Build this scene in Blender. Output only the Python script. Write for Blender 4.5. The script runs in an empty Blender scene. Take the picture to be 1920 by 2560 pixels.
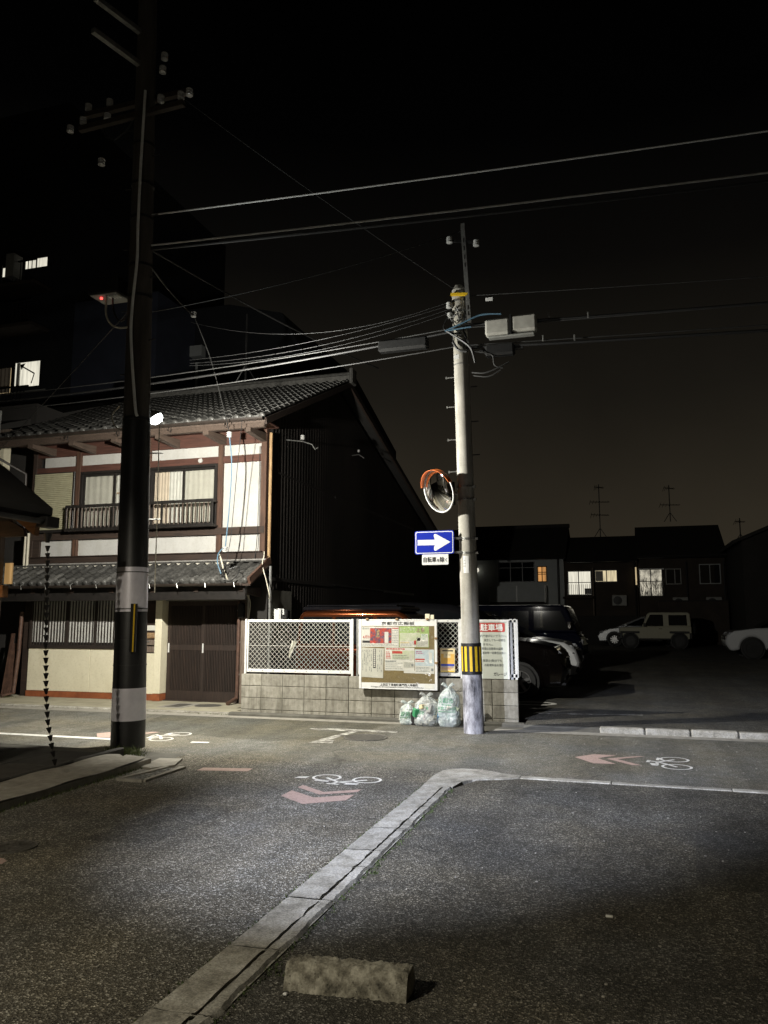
import bpy, math, random
from mathutils import Vector, Matrix
from mathutils.bvhtree import BVHTree
random.seed(11)
R = math.radians
sc = bpy.context.scene
col = sc.collection

# ---------------------------------------------------------------- camera
cam = bpy.data.objects.new('camera', bpy.data.cameras.new('camera'))
col.objects.link(cam)
cam.location = (0, 0, 1.62)
cam.rotation_euler = (R(90 + 7.74), 0, R(17.08))
cam.data.sensor_fit = 'VERTICAL'
cam.data.sensor_height = 24.0
cam.data.lens = 24.0 * 1950 / 2560
cam.data.clip_start = 0.05
cam.data.clip_end = 2000
sc.camera = cam

# ---------------------------------------------------------------- night sky: city glow by elevation only
world = bpy.data.worlds.new('World')
sc.world = world
world.use_nodes = True
nt = world.node_tree
nt.nodes.clear()
wo = nt.nodes.new('ShaderNodeOutputWorld')
bg = nt.nodes.new('ShaderNodeBackground')
tc = nt.nodes.new('ShaderNodeTexCoord')
sp = nt.nodes.new('ShaderNodeSeparateXYZ')
rp = nt.nodes.new('ShaderNodeValToRGB')
nt.links.new(tc.outputs['Generated'], sp.inputs[0])
nt.links.new(sp.outputs['Z'], rp.inputs[0])
nz_ = nt.nodes.new('ShaderNodeTexNoise'); nz_.inputs['Scale'].default_value = 2.6; nz_.inputs['Detail'].default_value = 5
cr_ = nt.nodes.new('ShaderNodeMapRange'); cr_.inputs[1].default_value = .3; cr_.inputs[2].default_value = .7; cr_.inputs[3].default_value = .82; cr_.inputs[4].default_value = 1.18
sv_ = nt.nodes.new('ShaderNodeVectorMath'); sv_.operation = 'SCALE'
nt.links.new(tc.outputs['Generated'], nz_.inputs['Vector']); nt.links.new(nz_.outputs['Fac'], cr_.inputs[0])
nt.links.new(rp.outputs[0], sv_.inputs[0]); nt.links.new(cr_.outputs[0], sv_.inputs['Scale'])
nt.links.new(sv_.outputs[0], bg.inputs[0])
nt.links.new(bg.outputs[0], wo.inputs[0])
bg.inputs[1].default_value = 1.0
stops = [(0.0, (.030, .0245, .0165)), (.12, (.024, .0196, .0132)), (.27, (.0105, .0090, .0066)), (.42, (.0028, .0025, .0021)),
         (.55, (.0005, .0005, .0005)), (.72, (.0001, .0001, .0001))]
el = rp.color_ramp.elements
el[0].position, el[0].color = stops[0][0], stops[0][1] + (1,)
el[1].position, el[1].color = stops[1][0], stops[1][1] + (1,)
for p_, c_ in stops[2:]:
    e_ = el.new(p_)
    e_.color = c_ + (1,)

# ---------------------------------------------------------------- exposure
sc.view_settings.view_transform = 'Standard'
sc.view_settings.look = 'None'
sc.view_settings.exposure = 0.0
sc.view_settings.gamma = 1.0
sc.view_settings.use_curve_mapping = False
LAMP_NEAR = 2150.0     # lit lamp on the left pole
LAMP_BACK = 11800.0     # lamp on the pole behind the camera
sc.cycles.use_adaptive_sampling = True
sc.cycles.adaptive_threshold = 0.01
sc.cycles.use_denoising = True
sc.cycles.max_bounces = 8
sc.cycles.transparent_max_bounces = 12
sc.cycles.sample_clamp_indirect = 4.0

# ---------------------------------------------------------------- mesh helpers
class MB:
    def __init__(s):
        s.v = []; s.f = []
    def add(s, vs, fs):
        o = len(s.v)
        s.v += [tuple(v) for v in vs]
        s.f += [tuple(i + o for i in f) for f in fs]
        return s
    def box(s, x0, x1, y0, y1, z0, z1):
        return s.add([(x0, y0, z0), (x1, y0, z0), (x1, y1, z0), (x0, y1, z0), (x0, y0, z1), (x1, y0, z1), (x1, y1, z1), (x0, y1, z1)],
                     [(0, 3, 2, 1), (4, 5, 6, 7), (0, 1, 5, 4), (1, 2, 6, 5), (2, 3, 7, 6), (3, 0, 4, 7)])
    def cbox(s, x0, x1, y0, y1, z0, z1, b=.008):
        c = [(x0 + x1) / 2, (y0 + y1) / 2, (z0 + z1) / 2]
        h = [abs(x1 - x0) / 2, abs(y1 - y0) / 2, abs(z1 - z0) / 2]
        b = min(b, min(h) * .9)
        vs = []; idx = {}
        for sx in (-1, 1):
            for sy in (-1, 1):
                for sz in (-1, 1):
                    for a in range(3):
                        p = [h[0] - b, h[1] - b, h[2] - b]
                        p[a] = h[a]
                        idx[(sx, sy, sz, a)] = len(vs)
                        vs.append((c[0] + sx * p[0], c[1] + sy * p[1], c[2] + sz * p[2]))
        fs = []
        I = lambda sx, sy, sz, a: idx[(sx, sy, sz, a)]
        for q in (-1, 1):
            fs.append([I(q, -1, -1, 0), I(q, 1, -1, 0), I(q, 1, 1, 0), I(q, -1, 1, 0)][::q])
            fs.append([I(-1, q, -1, 1), I(-1, q, 1, 1), I(1, q, 1, 1), I(1, q, -1, 1)][::q])
            fs.append([I(-1, -1, q, 2), I(1, -1, q, 2), I(1, 1, q, 2), I(-1, 1, q, 2)][::q])
        for u in (-1, 1):
            for w in (-1, 1):
                fs.append([I(u, w, -1, 0), I(u, w, -1, 1), I(u, w, 1, 1), I(u, w, 1, 0)][::u * w])
                fs.append([I(u, -1, w, 2), I(u, -1, w, 0), I(u, 1, w, 0), I(u, 1, w, 2)][::u * w])
                fs.append([I(-1, u, w, 1), I(-1, u, w, 2), I(1, u, w, 2), I(1, u, w, 1)][::u * w])
        for sx in (-1, 1):
            for sy in (-1, 1):
                for sz in (-1, 1):
                    fs.append([I(sx, sy, sz, 0), I(sx, sy, sz, 1), I(sx, sy, sz, 2)][::sx * sy * sz])
        return s.add(vs, fs)
    def bar(s, p0, p1, w, h, up=(0, 0, 1)):
        p0 = Vector(p0); p1 = Vector(p1)
        d = (p1 - p0).normalized()
        u = Vector(up)
        if abs(d.dot(u)) > .99:
            u = Vector((0, 1, 0))
        a = d.cross(u).normalized() * (w / 2)
        b = a.cross(d).normalized() * (h / 2)
        vs = [p0 - a - b, p0 + a - b, p0 + a + b, p0 - a + b, p1 - a - b, p1 + a - b, p1 + a + b, p1 - a + b]
        return s.add(vs, [(0, 1, 2, 3), (7, 6, 5, 4), (1, 0, 4, 5), (2, 1, 5, 6), (3, 2, 6, 7), (0, 3, 7, 4)])
    def tube(s, pts, r, n=6, cap=True):
        pts = [Vector(p) for p in pts]
        rs = r if isinstance(r, (list, tuple)) else [r] * len(pts)
        o = len(s.v)
        prev = None
        for i, p in enumerate(pts):
            d = (pts[min(i + 1, len(pts) - 1)] - pts[max(i - 1, 0)]).normalized()
            if prev is None:
                a = d.cross(Vector((0, 0, 1)))
                if a.length < .05:
                    a = d.cross(Vector((0, 1, 0)))
            else:
                a = prev - d * prev.dot(d)
            a.normalize(); prev = a
            b = d.cross(a)
            for k in range(n):
                t = 2 * math.pi * k / n
                s.v.append(tuple(p + (a * math.cos(t) + b * math.sin(t)) * rs[i]))
        for i in range(len(pts) - 1):
            for k in range(n):
                k2 = (k + 1) % n
                s.f.append((o + i * n + k, o + i * n + k2, o + (i + 1) * n + k2, o + (i + 1) * n + k))
        if cap:
            s.f.append(tuple(o + k for k in range(n))[::-1])
            e = o + (len(pts) - 1) * n
            s.f.append(tuple(e + k for k in range(n)))
        return s
    def curve(s, pts, r, n=6, k=6):
        p = [Vector(q) for q in pts]; out = []
        for i in range(len(p) - 1):
            a, b, c, d = p[max(i - 1, 0)], p[i], p[i + 1], p[min(i + 2, len(p) - 1)]
            for j in range(k):
                t = j / k
                out.append(.5 * ((2 * b) + (c - a) * t + (2 * a - 5 * b + 4 * c - d) * t * t + (3 * b - a - 3 * c + d) * t ** 3))
        out.append(p[-1])
        return s.tube(out, r, n)
    def cyl(s, p0, p1, r0, r1=None, n=16):
        return s.tube([p0, p1], [r0, r0 if r1 is None else r1], n)
    def lathe(s, prof, mat=None, n=24, closed=True):
        m = mat or Matrix()
        o = len(s.v)
        for (r, z) in prof:
            for k in range(n):
                t = 2 * math.pi * k / n
                s.v.append(tuple(m @ Vector((r * math.cos(t), r * math.sin(t), z))))
        for i in range(len(prof) - 1):
            for k in range(n):
                k2 = (k + 1) % n
                s.f.append((o + i * n + k, o + i * n + k2, o + (i + 1) * n + k2, o + (i + 1) * n + k))
        if closed:
            s.f.append(tuple(o + k for k in range(n))[::-1])
            e = o + (len(prof) - 1) * n
            s.f.append(tuple(e + k for k in range(n)))
        return s
    def prism(s, poly, ax, a0, a1):
        n = len(poly)
        def P3(p, a):
            if ax == 'y': return (p[0], a, p[1])
            if ax == 'x': return (a, p[0], p[1])
            return (p[0], p[1], a)
        vs = [P3(p, a0) for p in poly] + [P3(p, a1) for p in poly]
        fs = [tuple(range(n)), tuple(range(2 * n - 1, n - 1, -1))]
        for i in range(n):
            j = (i + 1) % n
            fs.append((i, i + n, j + n, j))
        return s.add(vs, fs)
    def grid(s, nu, nv, fn):
        o = len(s.v)
        for j in range(nv + 1):
            for i in range(nu + 1):
                s.v.append(tuple(fn(i / nu, j / nv)))
        for j in range(nv):
            for i in range(nu):
                a = o + j * (nu + 1) + i
                s.f.append((a, a + 1, a + nu + 2, a + nu + 1))
        return s
    def poly(s, pts):
        return s.add(pts, [tuple(range(len(pts)))])
    def mesh(s, name, mat, off=(0, 0, 0), smooth=False):
        me = bpy.data.meshes.new(name)
        me.from_pydata([(v[0] - off[0], v[1] - off[1], v[2] - off[2]) for v in s.v], [], s.f)
        if mat:
            me.materials.append(M[mat] if isinstance(mat, str) else mat)
        import bmesh
        bm = bmesh.new(); bm.from_mesh(me)
        bmesh.ops.recalc_face_normals(bm, faces=bm.faces)
        bm.to_mesh(me); bm.free()
        if smooth:
            me.polygons.foreach_set('use_smooth', [True] * len(me.polygons))
            try:
                me.set_sharp_from_angle(angle=R(smooth if smooth is not True else 40))
            except Exception:
                pass
        return me
    def build(s, name, mat, parent=None, smooth=False, local=False, kind=None, bevel=0):
        off = (0, 0, 0) if local else wl(parent)
        o = bpy.data.objects.new(name, s.mesh(name, mat, off, smooth))
        col.objects.link(o)
        if parent: o.parent = parent
        if kind: o['kind'] = kind
        if bevel:
            b = o.modifiers.new('bevel', 'BEVEL'); b.width = bevel; b.segments = 2; b.limit_method = 'ANGLE'; b.angle_limit = R(35)
        return o

def wl(o):
    p = Vector((0, 0, 0))
    while o is not None:
        p += o.location; o = o.parent
    return p
def tag(o, label, cat, group=None):
    o['label'] = label; o['category'] = cat
    if group: o['group'] = group
    return o
def thing(name, label, cat, loc=(0, 0, 0), rz=0, group=None):
    o = bpy.data.objects.new(name, None)
    o.empty_display_size = .2
    col.objects.link(o)
    o.location = loc; o.rotation_euler = (0, 0, rz)
    return tag(o, label, cat, group)
def struct(name, mb, mat, **k):
    return mb.build(name, mat, kind='structure', **k)
def inst(me, name, parent, loc, rot=None, scl=None):
    o = bpy.data.objects.new(name, me)
    col.objects.link(o)
    o.parent = parent
    o.location = Vector(loc) - wl(parent)
    if rot: o.rotation_euler = rot
    if scl: o.scale = scl
    return o
def text_mb(body, size, res=3):
    cu = bpy.data.curves.new('t', 'FONT')
    cu.body = body; cu.size = size; cu.resolution_u = res
    cu.align_x = 'CENTER'; cu.align_y = 'CENTER'
    ob = bpy.data.objects.new('t', cu)
    me = bpy.data.meshes.new_from_object(ob)
    mb = MB()
    mb.add([tuple(v.co) for v in me.vertices], [tuple(p.vertices) for p in me.polygons])
    bpy.data.objects.remove(ob); bpy.data.curves.remove(cu); bpy.data.meshes.remove(me)
    return mb
def text(name, body, size, cx, y, cz, mat, parent, sx=1.0, bold=0.0, width=None):
    """flat lettering facing -Y, centred at cx, cz"""
    t = text_mb(body, size)
    if not t.v: return None
    xs = [v[0] for v in t.v]; zs = [v[1] for v in t.v]
    mx = (min(xs) + max(xs)) / 2; mz = (min(zs) + max(zs)) / 2
    if width: sx = width / (max(xs) - min(xs))
    m = MB()
    offs = [(0, 0)] if not bold else [(-bold, 0), (bold, 0), (0, bold), (0, -bold)]
    for k, (dx, dz) in enumerate(offs):
        m.add([(cx + (v[0] - mx) * sx + dx, y - k * .0002, cz + v[1] - mz + dz) for v in t.v], t.f)
    return m.build(name, mat, parent)
def ring(mb, cx, cy, rx, ry, w, z, n=36, a0=0, a1=360, rot=0):
    full = abs(a1 - a0) >= 360
    o = len(mb.v); c, s_ = math.cos(rot), math.sin(rot)
    for i in range(n + 1):
        t = R(a0 + (a1 - a0) * i / n)
        for q in (0, w):
            x = (rx - q) * math.cos(t); y = (ry - q) * math.sin(t)
            mb.v.append((cx + x * c - y * s_, cy + x * s_ + y * c, z))
    for i in range(n):
        a = o + 2 * i
        mb.f.append((a, a + 2, a + 3, a + 1))
    return mb
def sag(p0, p1, d, n=14):
    p0 = Vector(p0); p1 = Vector(p1)
    return [p0.lerp(p1, i / n) - Vector((0, 0, d * 4 * (i / n) * (1 - i / n))) for i in range(n + 1)]

# ---------------------------------------------------------------- materials
M = {}
class NT:
    def __init__(s, name):
        m = bpy.data.materials.new(name); m.use_nodes = True
        s.m = m; s.t = m.node_tree; s.t.nodes.clear()
        s.out = s.n('ShaderNodeOutputMaterial'); s.b = s.n('ShaderNodeBsdfPrincipled')
        s.l(s.b.outputs[0], s.out.inputs[0])
    def n(s, t, **k):
        x = s.t.nodes.new(t)
        for a, v in k.items(): setattr(x, a, v)
        return x
    def l(s, a, b): s.t.links.new(a, b)
    def pos(s, scale=(1, 1, 1), obj=False):
        g = s.n('ShaderNodeTexCoord').outputs['Object'] if obj else s.n('ShaderNodeNewGeometry').outputs['Position']
        mp = s.n('ShaderNodeMapping'); mp.inputs['Scale'].default_value = scale
        s.l(g, mp.inputs[0]); return mp.outputs[0]
    def noise(s, vec, scale, detail=4, rough=.6):
        x = s.n('ShaderNodeTexNoise'); x.inputs['Scale'].default_value = scale
        x.inputs['Detail'].default_value = detail; x.inputs['Roughness'].default_value = rough
        s.l(vec, x.inputs['Vector']); return x.outputs['Fac']
    def voro(s, vec, scale, feature='F1'):
        x = s.n('ShaderNodeTexVoronoi', feature=feature); x.inputs['Scale'].default_value = scale
        s.l(vec, x.inputs['Vector']); return x
    def ramp(s, fac, st):
        r = s.n('ShaderNodeValToRGB'); e = r.color_ramp.elements
        e[0].position, e[0].color = st[0][0], tuple(st[0][1]) + (1,)
        e[1].position, e[1].color = st[1][0], tuple(st[1][1]) + (1,)
        for p, c in st[2:]:
            k = e.new(p); k.color = tuple(c) + (1,)
        s.l(fac, r.inputs[0]); return r.outputs[0]
    def mix(s, fac, a, b, mode='MIX'):
        x = s.n('ShaderNodeMix', data_type='RGBA', blend_type=mode)
        for i, v in ((0, fac), (6, a), (7, b)):
            if isinstance(v, (int, float)): x.inputs[i].default_value = v
            elif isinstance(v, (tuple, list)): x.inputs[i].default_value = tuple(v) + (1,)
            else: s.l(v, x.inputs[i])
        return x.outputs[2]
    def bump(s, h, strength=.3, dist=.01):
        x = s.n('ShaderNodeBump'); x.inputs['Strength'].default_value = strength; x.inputs['Distance'].default_value = dist
        s.l(h, x.inputs['Height']); s.l(x.outputs[0], s.b.inputs['Normal'])
    def rnd(s, colr, amt):
        oi = s.n('ShaderNodeObjectInfo')
        mr = s.n('ShaderNodeMapRange'); mr.inputs[3].default_value = 1 - amt; mr.inputs[4].default_value = 1 + amt
        s.l(oi.outputs['Random'], mr.inputs[0])
        v = s.n('ShaderNodeVectorMath', operation='SCALE')
        s.l(colr, v.inputs[0]); s.l(mr.outputs[0], v.inputs['Scale']); return v.outputs[0]
def mat(name, c1, c2=None, scale=6, rough=.7, metal=0, bump=0, bscale=60, stretch=(1, 1, 1), rnd=0, spec=.5, detail=5, lo=.35, hi=.68, obj=False, coat=0):
    t = NT(name)
    b = t.b
    b.inputs['Roughness'].default_value = rough; b.inputs['Metallic'].default_value = metal
    b.inputs['Specular IOR Level'].default_value = spec
    if coat: b.inputs['Coat Weight'].default_value = coat; b.inputs['Coat Roughness'].default_value = .025
    p = t.pos(stretch, obj)
    c2 = c2 or tuple(x * .82 for x in c1)
    f = t.noise(p, scale, detail)
    c = t.ramp(f, [(lo, c1), (hi, c2)])
    if rnd: c = t.rnd(c, rnd)
    t.l(c, b.inputs['Base Color'])
    if bump: t.bump(t.noise(p, bscale, 4), bump, .01)
    M[name] = t.m
    return t
def emit(name, c, strength):
    t = NT(name)
    t.b.inputs['Base Color'].default_value = tuple(c) + (1,)
    t.b.inputs['Emission Color'].default_value = tuple(c) + (1,)
    t.b.inputs['Emission Strength'].default_value = strength
    M[name] = t.m
    return t
def glass(name, tint, refl=.12, rough=.03):
    t = NT(name)
    tr = t.n('ShaderNodeBsdfTransparent'); tr.inputs[0].default_value = tuple(tint) + (1,)
    gl = t.n('ShaderNodeBsdfGlossy'); gl.inputs['Roughness'].default_value = rough
    lw = t.n('ShaderNodeLayerWeight'); lw.inputs[0].default_value = refl
    mx = t.n('ShaderNodeMixShader')
    t.l(lw.outputs['Fresnel'], mx.inputs[0]); t.l(tr.outputs[0], mx.inputs[1]); t.l(gl.outputs[0], mx.inputs[2])
    t.l(mx.outputs[0], t.out.inputs[0])
    t.t.nodes.remove(t.b)
    M[name] = t.m

def asphalt(name, dark, mid, light, scale=1.0, patch=.35):
    t = NT(name)
    p = t.pos()
    v = t.voro(p, 112 * scale)
    sepc = t.n('ShaderNodeSeparateColor'); t.l(v.outputs['Color'], sepc.inputs[0])
    stone = t.ramp(sepc.outputs[0], [(0, tuple(x * .7 for x in dark)), (.40, mid), (.74, tuple(x * 1.3 for x in mid)), (.88, light), (1.0, tuple(min(1, x * 1.8) for x in light))])
    v2 = t.voro(p, 240 * scale)
    sep2 = t.n('ShaderNodeSeparateColor'); t.l(v2.outputs['Color'], sep2.inputs[0])
    fine = t.ramp(sep2.outputs[0], [(0, dark), (.7, mid), (1, light)])
    c = t.mix(.30, stone, fine)
    big = t.noise(p, .55, 5, .6)
    bigc = t.ramp(big, [(.32, (1 - patch,) * 3), (.68, (1 + patch * .55,) * 3)])
    c = t.mix(1.0, c, bigc, 'MULTIPLY')
    med = t.ramp(t.noise(p, 7, 5, .65), [(.3, (.74, .74, .72)), (.7, (1.16, 1.15, 1.14))])
    c = t.mix(1.0, c, med, 'MULTIPLY')
    stain = t.ramp(t.noise(t.pos((1, .55, 1)), 1.7, 7, .72), [(.30, (.52, .51, .49)), (.44, (.92, .92, .91)), (.70, (1.10, 1.09, 1.06))])
    c = t.mix(.85, c, stain, 'MULTIPLY')
    track = t.ramp(t.noise(t.pos((2.4, .16, 1)), 1.0, 4, .55), [(.36, (.76, .76, .76)), (.60, (1.08, 1.08, 1.08))])
    c = t.mix(.8, c, track, 'MULTIPLY')
    tint = t.ramp(t.noise(p, .9, 3, .5), [(.35, (1.06, 1.0, .86)), (.65, (.98, 1.0, 1.02))])
    c = t.mix(1.0, c, tint, 'MULTIPLY')
    # hairline cracks
    wv = t.n('ShaderNodeVectorMath', operation='ADD')
    nz = t.n('ShaderNodeTexNoise'); nz.inputs['Scale'].default_value = 2.2; nz.inputs['Detail'].default_value = 4
    t.l(p, nz.inputs['Vector'])
    sc2 = t.n('ShaderNodeVectorMath', operation='SCALE'); sc2.inputs['Scale'].default_value = .55
    t.l(nz.outputs['Color'], sc2.inputs[0])
    t.l(p, wv.inputs[0]); t.l(sc2.outputs[0], wv.inputs[1])
    cr = t.voro(wv.outputs[0], .21, 'DISTANCE_TO_EDGE')
    crack = t.ramp(cr.outputs['Distance'], [(.0, (.66, .66, .64)), (.0035, (1, 1, 1))])
    c = t.mix(1.0, c, crack, 'MULTIPLY')
    t.l(c, t.b.inputs['Base Color'])
    t.b.inputs['Roughness'].default_value = .82
    t.b.inputs['Specular IOR Level'].default_value = .35
    t.bump(v.outputs['Distance'], .8, .008)
    M[name] = t.m
def paint(name, c, wear, under, scale=9, lo=.42):
    t = NT(name)
    p = t.pos()
    f = t.noise(p, scale, 8, .72)
    w = t.ramp(f, [(lo - .5 * wear * .2, (0, 0, 0)), (lo + .05, (1, 1, 1))])
    v = t.voro(p, 95); sepc = t.n('ShaderNodeSeparateColor'); t.l(v.outputs['Color'], sepc.inputs[0])
    st = t.ramp(sepc.outputs[0], [(0, tuple(x * .72 for x in c)), (.5, c), (1, tuple(min(1, x * 1.12) for x in c))])
    un = t.ramp(sepc.outputs[0], [(0, tuple(x * .5 for x in under)), (1, tuple(x * 1.7 for x in under))])
    cc = t.mix(w, un, st)
    t.l(cc, t.b.inputs['Base Color']); t.b.inputs['Roughness'].default_value = .7
    t.bump(v.outputs['Distance'], .35, .005)
    M[name] = t.m

ASP = (.120, .111, .093)
asphalt('asphalt_street', (.036, .034, .028), ASP, (.42, .41, .38))
asphalt('asphalt_cross', (.082, .079, .068), (.150, .145, .126), (.31, .305, .28), 1.25, .22)
asphalt('asphalt_repair', (.060, .058, .048), (.118, .116, .098), (.22, .215, .19), 1.6, .2)
asphalt('asphalt_lot', (.030, .029, .026), (.075, .073, .066), (.22, .21, .19), 1.1)
asphalt('asphalt_forecourt', (.028, .027, .022), (.088, .083, .071), (.30, .29, .265), 1.0, .5)
paint('paint_white', (.72, .71, .66), .5, ASP, 10, .36)
paint('paint_worn', (.62, .61, .55), .9, ASP, 7, .545)
paint('paint_red', (.44, .315, .265), .4, ASP, 8, .33)
mat('concrete', (.36, .34, .29), (.24, .225, .19), 9, .85, bump=.35, bscale=110)
mat('concrete_apron', (.42, .39, .29), (.29, .265, .19), 3, .85, bump=.2, bscale=150)
mat('concrete_dark', (.13, .125, .105), (.07, .066, .055), 4, .88, bump=.35, bscale=90)
def kerbmat():
    t = NT('kerb_concrete')
    p = t.pos()
    c = t.ramp(t.noise(p, 5, 8, .7), [(.30, (.12, .112, .088)), (.46, (.30, .283, .24)), (.70, (.48, .463, .415))])
    sp_ = t.voro(p, 130); s3 = t.n('ShaderNodeSeparateColor'); t.l(sp_.outputs['Color'], s3.inputs[0])
    c = t.mix(1.0, c, t.ramp(s3.outputs[0], [(0, (.68, .68, .66)), (.6, (1, 1, 1)), (1, (1.25, 1.25, 1.2))]), 'MULTIPLY')
    t.l(t.rnd(c, .14), t.b.inputs['Base Color']); t.b.inputs['Roughness'].default_value = .88
    t.bump(t.noise(p, 90, 6, .7), .5, .006)
    M['kerb_concrete'] = t.m
    t = NT('wheel_stop_concrete')
    p = t.pos()
    c = t.ramp(t.noise(p, 11, 9, .75), [(.34, (.05, .047, .036)), (.46, (.25, .232, .18)), (.62, (.60, .57, .47))])
    pit = t.ramp(t.voro(p, 40).outputs['Distance'], [(.10, (.18, .18, .17)), (.2, (1, 1, 1))])
    c = t.mix(.75, c, pit, 'MULTIPLY')
    t.l(c, t.b.inputs['Base Color']); t.b.inputs['Roughness'].default_value = .9
    t.bump(t.noise(p, 45, 8, .75), .9, .012)
    M['wheel_stop_concrete'] = t.m
    # cement block with weather streaks
    t = NT('cement_block')
    p = t.pos()
    st = t.pos((9, 9, 1.1))
    base = t.ramp(t.noise(p, 3.5, 6, .65), [(.3, (.225, .212, .175)), (.7, (.375, .358, .305))])
    streak = t.ramp(t.noise(st, 1.6, 5, .6), [(.36, (.56, .55, .52)), (.58, (1, 1, 1))])
    c = t.mix(.75, base, streak, 'MULTIPLY')
    dirt = t.ramp(t.noise(p, 14, 7, .7), [(.3, (.62, .60, .55)), (.55, (1, 1, 1))])
    c = t.mix(.6, c, dirt, 'MULTIPLY')
    t.l(t.rnd(c, .12), t.b.inputs['Base Color']); t.b.inputs['Roughness'].default_value = .9
    t.bump(t.noise(p, 130, 5, .7), .45, .005)
    M['cement_block'] = t.m
    # spun concrete of the poles
    t = NT('pole_concrete')
    p = t.pos()
    c = t.ramp(t.noise(p, 2.5, 7, .7), [(.3, (.33, .315, .27)), (.7, (.50, .48, .43))])
    c = t.mix(.7, c, t.ramp(t.noise(t.pos((5, 5, .5)), 2.2, 6, .65), [(.34, (.55, .54, .50)), (.6, (1, 1, 1))]), 'MULTIPLY')
    c = t.mix(.6, c, t.ramp(t.noise(p, 60, 4, .7), [(.3, (.7, .7, .68)), (.62, (1.05, 1.05, 1.05))]), 'MULTIPLY')
    t.l(c, t.b.inputs['Base Color']); t.b.inputs['Roughness'].default_value = .85
    t.bump(t.noise(p, 140, 4, .7), .3, .004)
    M['pole_concrete'] = t.m
    # base of the pole: paint-scuffed grey violet with dark scrapes
    t = NT('pole_base_paint')
    p = t.pos((1, 1, .35))
    c = t.ramp(t.noise(p, 9, 9, .72), [(.36, (.05, .049, .055)), (.48, (.25, .245, .26)), (.62, (.50, .495, .52))])
    t.l(c, t.b.inputs['Base Color']); t.b.inputs['Roughness'].default_value = .75
    t.bump(t.noise(p, 60, 5, .7), .3, .006)
    M['pole_base_paint'] = t.m
kerbmat()
def wood(name, c1, c2, sx=(14, 14, 1.2), rough=.75, scale=2.2, rnd=.1):
    t = NT(name)
    p = t.pos(sx)
    c = t.ramp(t.noise(p, scale, 8, .68), [(.30, c2), (.66, c1)])
    c = t.mix(.5, c, t.ramp(t.noise(t.pos(), 4, 5, .6), [(.3, (.6, .6, .6)), (.7, (1.1, 1.1, 1.1))]), 'MULTIPLY')
    t.l(t.rnd(c, rnd), t.b.inputs['Base Color']); t.b.inputs['Roughness'].default_value = rough
    t.bump(t.noise(p, scale * 2, 7, .7), .35, .006)
    M[name] = t.m
def polemat():
    t = NT('pole_dark')
    p = t.pos((4, 4, .5))
    t.l(t.ramp(t.noise(p, 2.2, 6, .65), [(.34, (.045, .038, .030)), (.66, (.085, .074, .060))]), t.b.inputs['Base Color'])
    t.b.inputs['Roughness'].default_value = .9
    M['pole_dark'] = t.m
polemat()
wood('timber_red', (.115, .046, .031), (.050, .021, .014), (1.2, 14, 14))
wood('timber_post', (.120, .060, .036), (.040, .020, .012))
wood('timber_dark', (.050, .030, .020), (.018, .011, .008), (1.2, 14, 14))
wood('timber_bracket', (.115, .080, .060), (.055, .038, .028), (14, 1.2, 14))
wood('timber_pale', (.50, .34, .17), (.15, .07, .03))
wood('timber_weathered', (.24, .19, .15), (.085, .058, .042))
wood('lattice_wood', (.034, .024, .018), (.016, .011, .008))
wood('door_wood', (.040, .024, .017), (.016, .010, .007))
wood('cedar_board', (.26, .115, .035), (.12, .05, .016), (1.5, 14, 14))
def plaster(name, c1, c2):
    t = NT(name)
    p = t.pos()
    c = t.ramp(t.noise(p, 3.2, 7, .65), [(.3, c2), (.68, c1)])
    c = t.mix(.35, c, t.ramp(t.noise(t.pos((3, 3, .9)), 1.1, 4, .55), [(.30, (.74, .71, .64)), (.50, (1, 1, 1))]), 'MULTIPLY')
    c = t.mix(.35, c, t.ramp(t.noise(p, 24, 6, .7), [(.33, (.70, .67, .60)), (.5, (1, 1, 1))]), 'MULTIPLY')
    t.l(c, t.b.inputs['Base Color']); t.b.inputs['Roughness'].default_value = .9
    t.bump(t.noise(p, 45, 5, .6), .12, .01)
    M[name] = t.m
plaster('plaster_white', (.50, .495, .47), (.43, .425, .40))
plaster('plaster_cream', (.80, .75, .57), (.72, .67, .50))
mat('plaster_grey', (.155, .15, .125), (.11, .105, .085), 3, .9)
mat('base_red', (.33, .10, .035), (.22, .062, .022), 7, .75, bump=.1)
mat('flashing', (.27, .26, .24), (.17, .16, .15), 10, .6)
mat('mortar', (.55, .52, .45), (.38, .36, .30), 14, .9)
mat('closure_grey', (.48, .47, .42), (.36, .35, .31), 9, .6)
mat('mortar_dark', (.20, .19, .155), (.14, .132, .108), 14, .9)
mat('roof_tile', (.088, .086, .080), (.040, .039, .036), 16, .46, rnd=.45, bump=.12, bscale=70, spec=.5)
mat('roof_underlay', (.03, .028, .025), None, 6, .9)
mat('shutter_cream', (.42, .40, .27), (.33, .31, .205), 8, .6)
mat('frame_dark', (.022, .019, .017), (.012, .011, .010), 8, .4)
mat('rail_brown', (.115, .085, .066), (.06, .044, .034), 20, .45)
mat('curtain_grey', (.46, .45, .40), (.40, .39, .345), 6, .9)
mat('curtain_beige', (.56, .48, .385), (.48, .41, .33), 6, .9)
mat('curtain_white', (.58, .58, .54), (.50, .50, .47), 6, .9)
mat('shoji_paper', (.62, .62, .58), (.5, .5, .47), 9, .85)
mat('gutter_brown', (.035, .026, .021), (.02, .015, .012), 10, .45)
mat('pipe_brown', (.12, .065, .045), (.06, .033, .023), 12, .55)
mat('steel_galv', (.42, .42, .40), (.26, .26, .25), 22, .42, .75)
mat('steel_dark', (.04, .04, .04), (.02, .02, .02), 20, .5, .6)
mat('rust_dark', (.05, .036, .026), (.022, .017, .013), 16, .75)
mat('corrugated', (.026, .022, .020), (.010, .009, .008), 1.2, .55, stretch=(1, 1, .25))
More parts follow.
